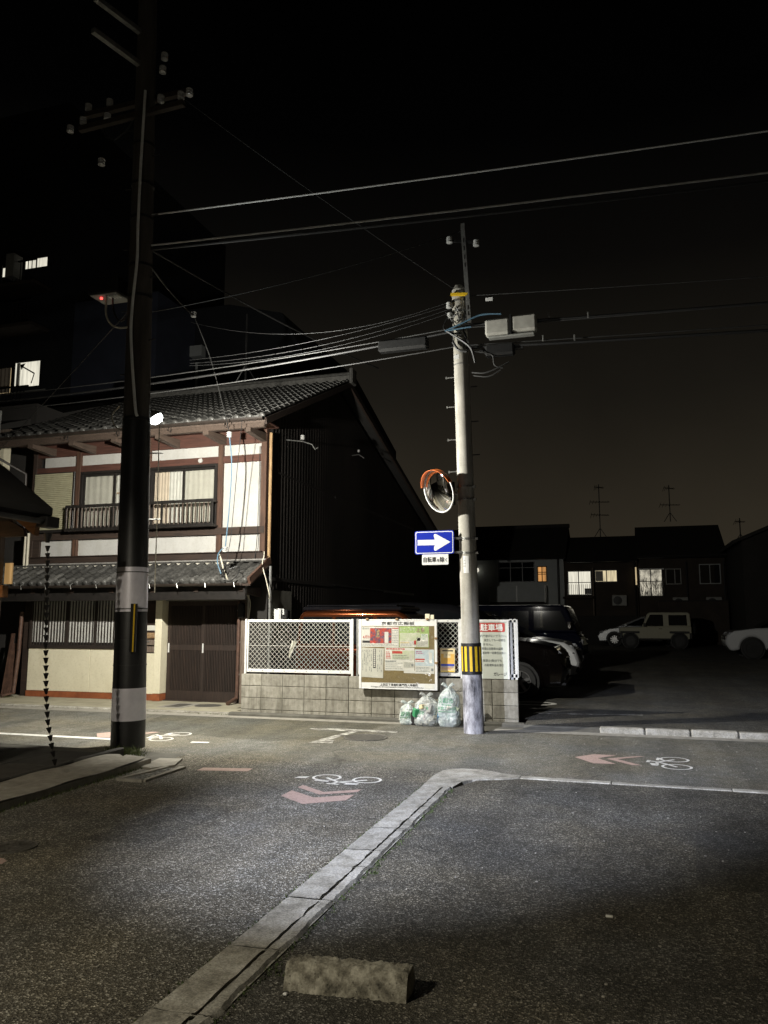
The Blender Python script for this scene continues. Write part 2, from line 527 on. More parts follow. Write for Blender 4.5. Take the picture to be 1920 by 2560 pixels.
mat('rubber_black', (.014, .014, .014), (.009, .009, .009), 20, .5)
mat('wrap_black', (.016, .016, .016), (.009, .009, .009), 6, .45, bump=.2, bscale=14)
mat('wrap_silver', (.74, .72, .78), (.62, .60, .66), 7, .42, .15, bump=.12, bscale=10)
mat('yellow_reflect', (.80, .52, .02), (.70, .44, .015), 20, .5)
mat('cable_black', (.020, .020, .020), None, 10, .5)
mat('cable_pale', (.62, .62, .60), None, 10, .5)
mat('cable_grey', (.028, .028, .027), None, 10, .5)
mat('conduit_pale', (.80, .80, .76), None, 10, .5)
mat('cable_lit', (.042, .042, .041), None, 10, .5)
mat('cable_blue', (.10, .19, .27), None, 10, .5)
mat('cable_cream', (.62, .58, .46), None, 10, .5)
mat('porcelain', (.55, .55, .53), None, 10, .12, spec=.7)
mat('fence_white', (.72, .72, .70), (.60, .60, .58), 14, .45)
mat('mesh_white', (.70, .69, .63), (.58, .57, .51), 30, .5)
mat('panel_white', (.74, .74, .72), (.66, .66, .64), 7, .45)
mat('panel_grey', (.30, .30, .28), (.24, .24, .22), 7, .5)
mat('sign_green_white', (.60, .63, .55), (.54, .57, .50), 2, .45)
mat('ink_black', (.018, .018, .018), None, 10, .6)
mat('ink_grey', (.24, .26, .24), None, 10, .6)
mat('ink_red', (.52, .05, .035), (.42, .04, .03), 20, .5)
mat('ink_green', (.05, .30, .12), (.04, .24, .10), 20, .5)
mat('ink_blue', (.03, .06, .42), None, 20, .5)
mat('ink_plum', (.36, .05, .20), None, 20, .5)
mat('sign_blue', (.003, .020, .36), (.003, .017, .32), 3, .5, spec=.2)
mat('sign_white', (.80, .80, .77), (.74, .74, .71), 9, .4)
mat('sign_back', (.3, .3, .3), None, 9, .5, .5)
mat('orange_plastic', (.70, .17, .03), (.58, .13, .025), 9, .45)
mat('board_tan', (.22, .165, .065), (.175, .13, .05), 12, .8)
mat('paper', (.70, .69, .62), (.62, .61, .54), 6, .7)
mat('paper_old', (.58, .575, .49), (.50, .49, .42), 5, .75)
mat('paper_green', (.36, .50, .16), (.30, .44, .14), 4, .7)
mat('paper_palegreen', (.46, .52, .32), (.56, .57, .44), 9, .7)
mat('paper_sky', (.42, .52, .56), (.60, .64, .62), 12, .7)
mat('paper_orange', (.76, .46, .10), (.68, .40, .09), 10, .7)
mat('paper_cream', (.74, .62, .36), (.68, .56, .32), 10, .7)
mat('photo_red', (.46, .055, .03), (.09, .07, .12), 26, .6, lo=.42, hi=.58)
mat('photo_dark', (.10, .09, .12), (.45, .30, .12), 30, .6, lo=.42, hi=.62)
mat('tyre', (.016, .016, .016), (.010, .010, .010), 18, .7)
mat('rim_alloy', (.55, .55, .55), (.42, .42, .42), 9, .28, .9)
mat('car_black', (.005, .005, .006), None, 4, .6, coat=1, spec=.02)
mat('car_maroon', (.0022, .0013, .0013), None, 4, .6, coat=1, spec=.02)
mat('car_white', (.52, .53, .54), (.50, .51, .52), 4, .5, coat=1, spec=.3)
mat('car_silver', (.36, .37, .38), None, 4, .25, .3, coat=.6)
mat('car_blue', (.0016, .0022, .0085), None, 4, .6, coat=1, spec=.02)
mat('car_khaki', (.42, .405, .305), (.40, .385, .29), 4, .5, coat=.8, spec=.3)
mat('car_orange_shade', (.075, .018, .005), None, 4, .3, .9, coat=.6)  # the wagon's orange again, darkened to stand for shade behind the fence
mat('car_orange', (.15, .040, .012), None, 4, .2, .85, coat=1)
mat('car_glass', (.006, .007, .008), None, 4, .04, spec=.7)
mat('car_trim', (.012, .012, .012), None, 8, .55)
mat('chrome', (.75, .75, .75), None, 8, .08, 1)
mat('lamp_glass', (.45, .46, .48), (.25, .26, .28), 30, .1, spec=.8)
mat('taillight', (.30, .012, .01), None, 8, .12, spec=.7)
mat('wall_far_pale', (.42, .44, .44), (.36, .38, .38), 2, .9)
mat('wall_far_brown', (.055, .042, .032), (.036, .028, .022), 2, .9)
mat('wall_far_dark', (.030, .027, .024), (.02, .018, .016), 2, .9)
mat('wall_apartment', (.045, .052, .078), (.034, .040, .060), 1.5, .9)
mat('wall_tower', (.014, .016, .020), None, 1.5, .9)
mat('iron_cast', (.15, .142, .122), (.08, .075, .064), 30, .6, .2, bump=.4, bscale=120)
mat('moss', (.035, .060, .012), (.06, .075, .022), 30, .95, bump=.6, bscale=150)
mat('grass_blade', (.055, .085, .018), (.09, .10, .035), 18, .8)
mat('copper_dark', (.012, .011, .010), (.007, .006, .006), 20, .55, .4)
mat('stone_dark', (.065, .062, .055), (.036, .034, .030), 5, .85, bump=.3)
emit('lamp_lens', (.95, 1.0, .97), 12.0)
emit('led_red', (1.0, .06, .05), 4.0)
def lit(name, c, strength, lo=.35, sx=(7, 7, .5)):
    t = NT(name)
    t.b.inputs['Base Color'].default_value = (.3, .3, .3, 1)
    f = t.ramp(t.noise(t.pos(sx), 1.5, 5, .6), [(.3, tuple(x * lo for x in c)), (.62, c)])
    t.l(f, t.b.inputs['Emission Color']); t.b.inputs['Emission Strength'].default_value = strength
    t.m.cycles.emission_sampling = 'NONE'
    M[name] = t.m
lit('win_white', (1.0, .95, .78), .9, .6)
lit('win_warm', (1.0, .76, .42), .62, .35)
lit('win_cream', (1.0, .84, .52), .80, .45)
lit('win_orange', (1.0, .46, .13), .66, .45)
emit('win_blue', (.30, .45, .85), .22)
lit('win_dim', (1.0, .92, .72), .55, .03, (4, 4, 2.5))
lit('room_glow', (1.0, .58, .20), .36, .5)
glass('glass_pane', (.95, .95, .94), .10)
glass('glass_clear', (.96, .96, .96), .2)

# ================================================================ SETTING: ground, streets, kerbs
def sheet(name, poly, z, m):
    return struct(name, MB().poly([(x, y, z) for x, y in poly]), m)
struct('ground', MB().poly([(-400, -300, -.03), (400, -300, -.03), (400, 600, -.03), (-400, 600, -.03)]), 'asphalt_lot')
sheet('street', [(-5.1, -20), (-1.955, -20), (-1.955, 8.12), (-1.93, 8.4), (-5.1, 8.55)], 0, 'asphalt_street')
sheet('cross_street', [(-60, 8.55), (-5.1, 8.55), (-1.93, 8.4), (-1.3, 8.44), (-1.1, 8.40), (60, 8.36), (60, 11.55), (-1.9, 11.55), (-2.6, 11.83), (-60, 11.83)], 0, 'asphalt_cross')
sheet('forecourt', [(-1.655, -20), (60, -20), (60, 8.24), (-1.1, 8.26), (-1.5, 8.05), (-1.655, 7.6)], 0, 'asphalt_forecourt')
sheet('road_patch', [(-6.2, 9.98), (-4.6, 9.80), (-3.95, 10.06), (-3.72, 10.9), (-3.55, 11.8), (-7.5, 11.8), (-7.2, 10.3)], .0022, 'asphalt_repair')
sheet('road_patch', [(-3.9, 5.1), (-3.35, 5.15), (-3.25, 6.35), (-3.85, 6.3)], .0022, 'asphalt_forecourt')
sheet('road_patch', [(.35, 5.4), (1.5, 5.2), (1.75, 6.6), (.45, 6.7)], .0022, 'asphalt_lot')
# far side gutter in front of the apron
sheet('gutter_strip', [(-60, 11.83), (-2.6, 11.83), (-2.6, 12.13), (-60, 12.13)], .002, 'concrete')
sheet('lot_gutter', [(-1.9, 11.55), (60, 11.55), (60, 11.80), (-1.9, 11.80)], .002, 'concrete')
sheet('wall_foot_strip', [(-2.6, 11.83), (-1.9, 11.55), (-1.9, 11.8), (-1.4, 11.80), (-1.4, 12.14), (-2.6, 12.14)], .001, 'concrete_dark')
# apron in front of the house
ap = struct('house_apron', MB().box(-14.5, -6.33, 12.24, 13.75, -.03, .028), 'concrete_apron')
for i, x in enumerate([-14.5, -13.3, -12.1, -10.9, -9.7, -8.5, -7.3]):
    x1 = min(x + 1.2, -6.33) - .008
    MB().cbox(x, x1, 12.13, 12.235, -.03, .034, .012).build('kerb_stone', 'kerb_concrete', ap)
# parking lot, rising gently to the back
LZ = lambda y: .075 + (y - 12.25) * .0045
lot = struct('parking_lot', MB().poly([(-6.5, 12.45, LZ(12.45)), (-1.5, 12.45, LZ(12.45)), (-1.5, 11.98, .06), (14, 11.98, .06), (14, 12.45, LZ(12.45)), (14, 47, LZ(47)), (-14, 47, LZ(47)), (-14, 27, LZ(27)), (-6.5, 27, LZ(27))]), 'asphalt_lot')
lk = struct('lot_kerb', MB().box(-1.5, 14, 11.90, 11.975, -.03, .05), 'concrete_dark')
x = -.42
kw = [.62, .60, .61, .58, .60, .6, .6, .6, .6, .6, .6]
for w in kw:
    MB().cbox(x, x + w - .014, 11.80, 11.95, -.03, .082 + random.uniform(-.008, .008), .018).build('kerb_stone', 'kerb_concrete', lk)
    x += w
MB().prism([(11.80, 0.004), (11.95, .06), (11.95, -.03), (11.80, -.03)], 'x', -1.5, -.43).build('ramp_stone', 'concrete_dark', lk)
# street-side gutter on the right of the lane: slab + broken raised strip
gk = struct('gutter_kerb', MB().box(-1.945, -1.66, -6, 7.62, -.05, .0055), 'kerb_concrete')
from mathutils import noise as mnoise
ys = [-6, -4.8, -3.6, -2.4, -1.2, 0, 1.0, 1.85, 2.55, 3.05, 3.72, 4.42, 5.05, 5.42, 6.02, 6.75, 7.62]
for a, b in zip(ys[:-1], ys[1:]):
    t = random.uniform(-.004, .004)
    nseg = max(3, int((b - a) / .06))
    m = MB()
    def fn(u, v, a=a, b=b, t=t):
        y = a + .006 + (b - a - .012) * v
        x = -1.946 + .195 * u
        jag = .012 * mnoise.noise((y * 9, 3.1, 0)) + .010 * mnoise.noise((y * 40, 7.7, 0))
        if u > .99: x += jag
        if u < .01: x -= .3 * jag
        return (x, y, .0155 + t + .006 * u * u + .004 * mnoise.noise((x * 25, y * 25, 0)))
    m.grid(5, nseg, fn)
    n0 = len(m.v)
    m.box(-1.942, -1.76, a + .008, b - .008, -.04, .0075)
    m.build('gutter_slab', 'kerb_concrete', gk, smooth=True)
    m = MB()
    rough = max(0, 1 - (a - 2.0) / 3.5) if a > 1 else 1
    def fn2(u, v, a=a, b=b, rough=rough):
        y = a + .004 + (b - a - .008) * v
        w = .090 + .016 * mnoise.noise((y * 6, 1.3, 0)) - .030 * rough * abs(mnoise.noise((y * 14, 5.1, 0)))
        x = -1.749 + w * u + .008 * rough * mnoise.noise((y * 11, 9.2, 0))
        x += .008 * mnoise.noise((y * 55, 4 * u, 2.2))
        z = .020 * (1 if .01 < u < .99 else .1) + .010 * mnoise.noise((y * 30, 6 * u, 1)) * rough
        return (x, y, z)
    m.grid(5, nseg * 2, fn2)
    m.build('kerb_strip', 'kerb_concrete', gk, smooth=30)
# rounded corner of the gutter and its thin concrete edge running right
cp = [(-1.95, 7.63), (-1.96, 8.15), (-1.93, 8.40), (-1.86, 8.52), (-1.76, 8.575), (-1.62, 8.58), (-1.50, 8.565), (-1.38, 8.49), (-1.28, 8.42), (-1.10, 8.375), (-1.10, 8.262), (-1.25, 8.16), (-1.42, 8.09), (-1.54, 8.03), (-1.62, 7.90), (-1.655, 7.63)]
m = MB().prism(cp, 'z', -.03, .012)
m.build('corner_slab', 'kerb_concrete', gk)
x = -1.1
for w in (.9, 1.1, 1.0, 1.2, 1.1, 1.2, 1.2, 1.2, 1.2):
    MB().cbox(x + .004, x + w - .004, 8.262 - .012 * (x > 0), 8.375 - .035 * min(1, (x + 1.1)) * .6, -.03, .009 + random.uniform(-.003, .003), .006).build('edge_slab', 'kerb_concrete', gk)
    x += w
# left pavement: granular kerb band, then dark stone slabs
lp = struct('left_pavement', MB().prism([(-5.74, -12), (-5.74, 8.02), (-5.9, 8.15), (-6.6, 8.2), (-14, 8.2), (-14, -12)], 'z', -.03, .062), 'concrete_dark')
m = MB()
def fk(u, v):
    y = -8 + 15.85 * v
    x = -5.10 - .62 * u
    if v > .965:
        k = (v - .965) / .035
        x -= (1 - u) * .10 * k * k
    return (x, y, .085 + .006 * math.sin(y * 7 + u * 5) - (.02 if .55 < u < .65 else 0))
m.grid(12, 160, fk)
m.box(-5.70, -5.115, -8, 7.82, -.03, .07)
m.build('kerb_band', 'concrete', lp, smooth=True)
for i in range(16):
    y0 = -6.2 + i * .9
    if y0 > 7.4: break
    MB().cbox(-5.80, -5.725, y0, y0 + .892, -.03, .105, .012).build('kerb_edge', 'stone_dark', lp)
for i in range(9):
    for j in range(4):
        x0 = -5.82 - j * .62; y0 = .4 + i * .84
        MB().cbox(x0 - .605, x0 - .005, y0, y0 + .83, .02, .074 + random.uniform(-.003, .003), .006).build('paving_slab', 'stone_dark', lp)
sheet('left_gutter', [(-60, 8.02), (-6.45, 8.22), (-6.35, 8.5), (-60, 8.5)], .002, 'concrete_apron')
sheet('left_verge', [(-6.45, 8.2), (-5.1, 7.86), (-5.1, 8.56), (-6.35, 8.56)], .001, 'concrete_dark')
MB().prism([(-5.16, 7.87), (-5.20, 8.12), (-4.94, 8.18), (-4.84, 7.90), (-4.80, 7.80), (-4.95, 7.57), (-5.09, 7.60)], 'z', -.02, .022).build('kerb_end_slab', 'concrete', lp)

# ---------------------------------------------------------------- painted markings (flat paint)
def marking(name, label, polys, m, group=None, cat='road marking', z=.004, extra=None):
    mb = MB()
    for p in polys:
        mb.poly([(x, y, z) for x, y in p])
    if extra: extra(mb)
    o = mb.build(name, m)
    return tag(o, label, cat, group)
def bar2(p, q, w):
    p = Vector(p); q = Vector(q); d = (q - p).normalized(); n_ = Vector((-d.y, d.x)) * w / 2
    return [tuple(p + n_), tuple(q + n_), tuple(q - n_), tuple(p - n_)]
G1 = 'cycle lane chevrons'
marking('chevron_marking', 'faded red double chevron painted on the lane beside the white bicycle symbol, nearest the gutter',
        [[(-3.09, 6.84), (-3.09, 7.08), (-2.775, 6.86), (-2.775, 6.60)], [(-2.775, 6.86), (-2.46, 7.08), (-2.46, 6.84), (-2.775, 6.60)],
         [(-3.09, 7.22), (-3.08, 7.33), (-2.775, 7.10), (-2.775, 6.99)], [(-2.775, 7.10), (-2.47, 7.31), (-2.47, 7.19), (-2.775, 6.99)]], 'paint_red', G1)
marking('chevron_marking', 'faded red double chevron pointing left on the cross street at right',
        [[(-.64, 9.70), (-.43, 9.96), (-.17, 9.96), (-.38, 9.70)], [(-.64, 9.70), (-.38, 9.70), (-.17, 9.38), (-.41, 9.35)],
         [(-.28, 9.70), (.06, 9.98), (.15, 9.98), (-.16, 9.70)], [(-.28, 9.70), (-.16, 9.70), (.10, 9.38), (0, 9.36)]], 'paint_red', G1)
marking('chevron_marking', 'faded red chevron on the cross street partly hidden behind the black wrapped pole',
        [[(-7.22, 9.66), (-7.05, 9.90), (-6.62, 9.90), (-6.85, 9.66)], [(-7.22, 9.66), (-6.85, 9.66), (-6.66, 9.38), (-7.00, 9.38)],
         [(-6.75, 9.66), (-6.55, 10.02), (-6.42, 10.02), (-6.62, 9.66)]], 'paint_red', G1)
marking('red_bar_marking', 'short faded red bar painted across the lane mouth', [[(-4.46, 7.68), (-4.47, 7.84), (-3.93, 7.95), (-3.91, 7.79)]], 'paint_red')
marking('red_bar_marking', 'faded red painted blob at the left edge below the manhole cover', [[(-4.30, 4.40), (-4.28, 4.55), (-4.10, 4.56), (-4.04, 4.52), (-4.02, 4.46), (-4.06, 4.38)]], 'paint_red')
def bike(label, cx, cy, rot, s):
    def T(p):
        x, y = p[0] * s, p[1] * s
        c, q = math.cos(rot), math.sin(rot)
        return (cx + x * c - y * q, cy + x * q + y * c)
    polys = []
    for a, b, w in [((-.30, 0), (-.04, -.24), .05), ((-.04, -.24), (.12, -.12), .05), ((.12, -.12), (.30, 0), .05), ((-.16, -.36), (.02, -.38), .05), ((-.04, -.24), (-.10, -.37), .05), ((-.04, -.25), (.20, -.26), .045), ((-.40, -.22), (-.18, -.24), .045)]:
        polys.append([T(p) for p in bar2(a, b, w)])
    polys.append([T(p) for p in [(.08, -.36), (.26, -.33), (.27, -.24), (.09, -.27)]])
    def ex(mb):
        for wx in (-.30, .30):
            c = T((wx, 0)); ring(mb, c[0], c[1], .21 * s, .21 * s, .038 * s, .0055, 40)
    marking('bicycle_marking', label, polys, 'paint_white', 'bicycle symbols on the road', extra=ex)
bike('white bicycle symbol on the lane above the nearest red chevron', -2.77, 7.73, 0, .72)
bike('white bicycle symbol on the cross street at right, beside the red chevron', .47, 9.62, R(-90), .78)
bike('white bicycle symbol just right of the black wrapped pole', -6.05, 9.70, R(-90), .78)
marking('white_line', 'solid white edge line on the cross street running to the black wrapped pole', [[(-30, 9.02), (-6.6, 9.21), (-6.6, 9.34), (-30, 9.16)]], 'paint_white')
marking('worn_line', 'flaked white stop line remains beside the cross street manhole cover',
        [[(-4.55, 11.03), (-4.0, 11.12), (-3.2, 11.09), (-3.18, 10.95), (-3.95, 10.90), (-4.42, 10.88)], [(-4.04, 9.76), (-3.99, 10.06), (-3.80, 10.08), (-3.72, 9.82)], [(-4.0, 10.08), (-3.86, 10.92), (-3.74, 10.92), (-3.86, 10.10)]], 'paint_worn')
marking('reflector_patch', 'small white reflective patch on the lane left of the bicycle symbol', [[(-3.30, 7.62), (-3.28, 7.70), (-3.17, 7.73), (-3.19, 7.65)]], 'paint_white')
marking('reflector_patch', 'small white reflective patch on the cross street right of the black pole', [[(-5.52, 9.32), (-5.54, 9.40), (-5.30, 9.44), (-5.28, 9.36)]], 'paint_white')
m = MB()
ring(m, -1.66, 14.6, .42, .30, .10, LZ(14.6) + .006, 36)
tag(m.build('bay_number', 'paint_white'), 'white painted oval on the dark parking lot behind the block wall end', 'road marking')
m = MB()
for y0, y1 in ((13.1, 13.2),):
    m.poly([(-1.5, y0, LZ(y0) + .005), (.2, y0 + .25, LZ(y0) + .008), (.2, y1 + .25, LZ(y1) + .008), (-1.5, y1, LZ(y1) + .005)])
tag(m.build('bay_line', 'paint_worn'), 'thin worn bay line on the dark lot beside the block wall end', 'road marking')

# ---------------------------------------------------------------- covers and grates
def manhole(label, cx, cy, r, z=.003):
    t = thing('manhole_cover', label, 'manhole cover', (cx, cy, z))
    m = MB(); m.lathe([(r, -.02), (r, .006), (r * .93, .006), (r * .93, -.004)], Matrix.Translation((cx, cy, z)), 40, False)
    m.build('rim', 'iron_cast', t)
    m = MB(); m.lathe([(r * .915, -.02), (r * .915, .002)], Matrix.Translation((cx, cy, z)), 40)
    c = m.build('cover', 'iron_cast', t)
    m = MB()
    for k in range(4):
        rr = r * (.2 + .19 * k)
        for q in range(6 + 3 * k):
            a = q * 2 * math.pi / (6 + 3 * k) + k * .3
            w = .55 * 2 * math.pi / (6 + 3 * k)
            ring(m, cx, cy, rr + .02, rr + .02, .04, z + .0075, 5, math.degrees(a), math.degrees(a + w))
    m.build('raised_pattern', 'iron_cast', c)
manhole('round iron manhole cover on the cross street in front of the notice board', -3.46, 10.40, .30)
manhole('round iron manhole cover on the lane at the left edge of the picture', -4.24, 4.80, .16)
t = thing('drain_grate', 'rectangular street drain with steel grating at the left kerb corner', 'drain', (-4.8, 7.35, 0))
m = MB()
for a, b in [((-4.66, 7.0), (-4.66, 7.75)), ((-4.95, 7.0), (-4.66, 7.0)), ((-4.95, 7.0), (-4.83, 7.70))]:
    m.bar((a[0], a[1], .008), (b[0], b[1], .008), .055, .03)
m.build('frame', 'concrete', t)
for k in range(9):
    y = 7.04 + k * .075
    MB().box(-4.94 + .008 * k, -4.69, y, y + .012, -.01, .012).build('grate_bar', 'steel_galv', t)
for k in range(4):
    x = -4.90 + k * .06
    MB().bar((x, 7.02, .004), (x + .05, 7.68, .004), .008, .012).build('cross_bar', 'steel_galv', t)
t = thing('apron_cover', 'dark rectangular inspection cover set in the apron before the sliding doors', 'drain cover', (-7.9, 12.9, .03))
MB().box(-8.16, -7.64, 12.55, 13.27, .015, .0315).build('frame', 'concrete', t)
MB().box(-8.04, -7.76, 12.66, 13.16, .018, .0345).build('lid', 'iron_cast', t)
t = thing('round_lid', 'round dark drain lid in the apron below the right sliding door', 'drain cover', (-7.38, 13.1, .03))
MB().lathe([(.24, -.01), (.24, .004), (.225, .006)], Matrix.Translation((-7.38, 13.05, .028)), 32).build('lid', 'iron_cast', t)
MB().lathe([(.255, -.01), (.255, .0022)], Matrix.Translation((-7.38, 13.05, .028)), 32).build('rim', 'concrete', t)

# ---------------------------------------------------------------- wheel stop
m = MB()
from mathutils import noise as mnoise
sec = [(3.375, 0), (3.385, .045), (3.398, .095), (3.412, .108), (3.45, .114), (3.485, .112), (3.502, .102), (3.515, .06), (3.525, 0)]
NX = 44
def wsf(u, v):
    k = v * (len(sec) - 1); i = min(int(k), len(sec) - 2); f = k - i
    y = sec[i][0] * (1 - f) + sec[i + 1][0] * f; z = sec[i][1] * (1 - f) + sec[i + 1][1] * f
    x = -1.50 + .545 * u
    y += .05 * u
    n_ = mnoise.noise((x * 28, y * 28, z * 28)) * .009 + mnoise.noise((x * 80, y * 80, z * 80)) * .006
    e = min(u, 1 - u) * .545
    if e < .012 and z > .05: z -= (.012 - e) * .5
    return (x, y + n_ * .6, max(0, z + n_))
m.grid(NX * 2, 24, wsf)
o = len(m.v)
for u in (0, 1):
    row = [wsf(u, v / 24) for v in range(25)]
    m.poly(row)
ws = m.build('wheel_stop', 'wheel_stop_concrete', smooth=50)
tag(ws, 'weathered concrete wheel stop lying on the dark forecourt asphalt', 'wheel stop')

# ================================================================ TOWNHOUSE
FY = 13.6
house = thing('townhouse', 'two-storey timber townhouse with white plaster panels, tiled roofs and dark corrugated side wall', 'house', (-9.3, 13.6, 0))
MB().box(-12.05, -6.56, 13.72, 17, 0, 5.35).build('wall_core', 'wall_far_dark', house)
# dark corrugated side wall with the roof's own outline
def side_top(y):
    return 5.42 + (y - 13.0) * .44 - .16 if y < 17.4 else 7.10 - (y - 17.4) * .285
m = MB()
N = 170
for i in range(N + 1):
    y = 13.62 + (26.2 - 13.62) * i / N
    xo = -6.50 + (.016 if i % 2 else -.012)
    m.v += [(xo, y, .02), (xo, y, side_top(y))]
for i in range(N):
    m.f.append((2 * i, 2 * i + 2, 2 * i + 3, 2 * i + 1))
sc_ = m.build('side_cladding', 'corrugated', house)
for zz in (2.35, 4.45):
    for ya, yb in ((13.63, 17.1), (17.15, 21.0), (21.05, 24.4)):
        MB().box(-6.486, -6.478, ya, yb, zz + random.uniform(-.03, .03), zz + .05).build('sheet_lap', 'corrugated', sc_)
MB().prism([(13.75, .02), (26.2, .02), (26.2, 4.55), (17.4, 7.0), (13.75, 5.4)], 'x', -6.62, -6.53).build('side_wall', 'wall_far_dark', house)
MB().prism([(13.75, .02), (26.2, .02), (26.2, 4.55), (17.4, 7.0), (13.75, 5.4)], 'x', -12.05, -11.95).build('side_wall', 'wall_far_dark', house)
MB().box(-6.9, -6.50, 13.60, 13.72, 0, 2.62).build('corner_wall', 'wall_far_dark', house)
# white plaster panels (upper storey)
PX = [(-11.79, -10.95), (-10.85, -9.26), (-9.16, -7.60), (-7.50, -6.67)]
for a, b in PX:
    MB().cbox(a - .02, b + .02, 13.62, 13.70, 4.79, 5.03, .004).build('plaster_panel', 'plaster_white', house)
    MB().cbox(a - .02, b + .02, 13.62, 13.70, 2.87, 3.24, .004).build('plaster_panel', 'plaster_white', house)
MB().cbox(-7.52, -6.64, 13.62, 13.70, 3.36, 4.69, .004).build('plaster_panel', 'plaster_white', house)
# timber frame
for a, b, m_ in [(-12.06, -11.96, 'timber_dark'), (-10.96, -10.85, 'timber_post'), (-9.26, -9.16, 'timber_post'), (-7.61, -7.50, 'timber_post'), (-6.67, -6.555, 'timber_post')]:
    MB().cbox(a, b, 13.555, 13.71, 2.72, 5.30, .006).build('post', m_, house)
MB().cbox(-11.98, -11.79, 13.57, 13.70, 2.87, 3.24, .004).build('post', 'timber_dark', house)
for z0, z1, m_, d in [(5.02, 5.30, 'timber_red', .575), (4.66, 4.80, 'timber_red', .570), (3.235, 3.375, 'timber_dark', .545), (2.745, 2.875, 'timber_dark', .540)]:
    MB().cbox(-12.04, -6.57, 13 + d, 13.715, z0, z1, .006).build('beam', m_, house)
MB().cbox(-12.02, -6.60, 13.50, 13.60, 2.876, 2.893, .003).build('sill', 'timber_dark', house)
MB().box(-12.03, -6.50, 13.50, 13.58, 2.685, 2.742).build('flashing_strip', 'flashing', house)
MB().cyl((-6.475, 13.58, 2.72), (-6.475, 13.58, 5.2), .032, n=10).build('corner_trim', 'timber_pale', house, smooth=True)
MB().cyl((-12.02, 13.50, 2.60), (-12.02, 13.50, 3.40), .028, n=10).build('vent_pipe', 'cable_cream', house, smooth=True)
MB().cyl((-12.10, 13.50, 2.60), (-12.10, 13.50, 3.40), .022, n=10).build('vent_pipe', 'cable_cream', house, smooth=True)
# storm shutter on the left
sh = MB().cbox(-11.99, -10.97, 13.54, 13.70, 3.40, 4.68, .006).build('shutter_box', 'frame_dark', house)
m = MB(); n_ = 29
for i in range(n_):
    z0 = 3.455 + i * 1.205 / n_; dz = 1.205 / n_
    m.add([(-11.96, 13.535, z0), (-11.0, 13.535, z0), (-11.96, 13.515, z0 + dz * .25), (-11.0, 13.515, z0 + dz * .25), (-11.96, 13.515, z0 + dz * .8), (-11.0, 13.515, z0 + dz * .8), (-11.96, 13.535, z0 + dz), (-11.0, 13.535, z0 + dz)],
          [(0, 1, 3, 2), (2, 3, 5, 4), (4, 5, 7, 6)])
m.build('shutter_slats', 'shutter_cream', sh)
# sliding windows with curtains
def curtain(x0, x1, z0, z1, y, m_, parent, folds, amp=.009):
    m = MB()
    m.grid(int(folds * 8), 4, lambda u, v: (x0 + (x1 - x0) * u, y + amp * math.sin(u * folds * 2 * math.pi) * (.7 + .3 * math.sin(u * 17)), z0 + (z1 - z0) * v))
    return m.build('curtain', m_, parent, smooth=True)
for wi, (a, b, mid) in enumerate([(-10.84, -9.27, -10.02), (-9.16, -7.62, -8.40)]):
    w = MB()
    w.box(a, a + .05, 13.56, 13.66, 3.40, 4.66); w.box(b - .05, b, 13.56, 13.66, 3.40, 4.66)
    w.box(a + .05, b - .05, 13.56, 13.66, 4.61, 4.66); w.box(a + .05, b - .05, 13.56, 13.66, 3.40, 3.45)
    w = w.build('window', 'frame_dark', house)
    for k, (p, q, yy) in enumerate([(a + .055, mid + .03, 13.585), (mid - .03, b - .055, 13.615)]):
        s = MB()
        s.box(p, p + .045, yy, yy + .025, 3.455, 4.605); s.box(q - .045, q, yy, yy + .025, 3.455, 4.605)
        s.box(p + .045, q - .045, yy, yy + .025, 4.56, 4.605); s.box(p + .045, q - .045, yy, yy + .025, 3.455, 3.51)
        s.build('sash', 'frame_dark', w)
        MB().box(p + .045, q - .045, yy + .010, yy + .014, 3.51, 4.56).build('pane', 'glass_pane', w)
    MB().box(a + .05, b - .05, 13.708, 13.716, 3.45, 4.61).build('backing', 'curtain_grey', w)
    if wi == 0:
        curtain(a + .06, mid + .01, 3.47, 4.6, 13.665, 'curtain_grey', w, 5, .006)
        curtain(mid + .02, b - .06, 3.47, 4.6, 13.668, 'curtain_white', w, 7)
        MB().box(mid + .06, b - .1, 13.600, 13.606, 4.17, 4.19).build('glazing_bar', 'timber_pale', w)
    else:
        curtain(a + .06, a + .40, 3.47, 4.6, 13.665, 'curtain_beige', w, 5)
        curtain(a + .38, mid, 3.47, 4.6, 13.67, 'curtain_white', w, 5)
        curtain(mid + .01, b - .06, 3.47, 4.6, 13.668, 'curtain_grey', w, 6, .005)
MB().lathe([(.001, .03), (.05, .028), (.052, 0)], Matrix.Translation((-8.0, 13.565, 4.735)) @ Matrix.Rotation(R(90), 4, 'X'), 6).build('hexagon_vent', 'plaster_white', house)
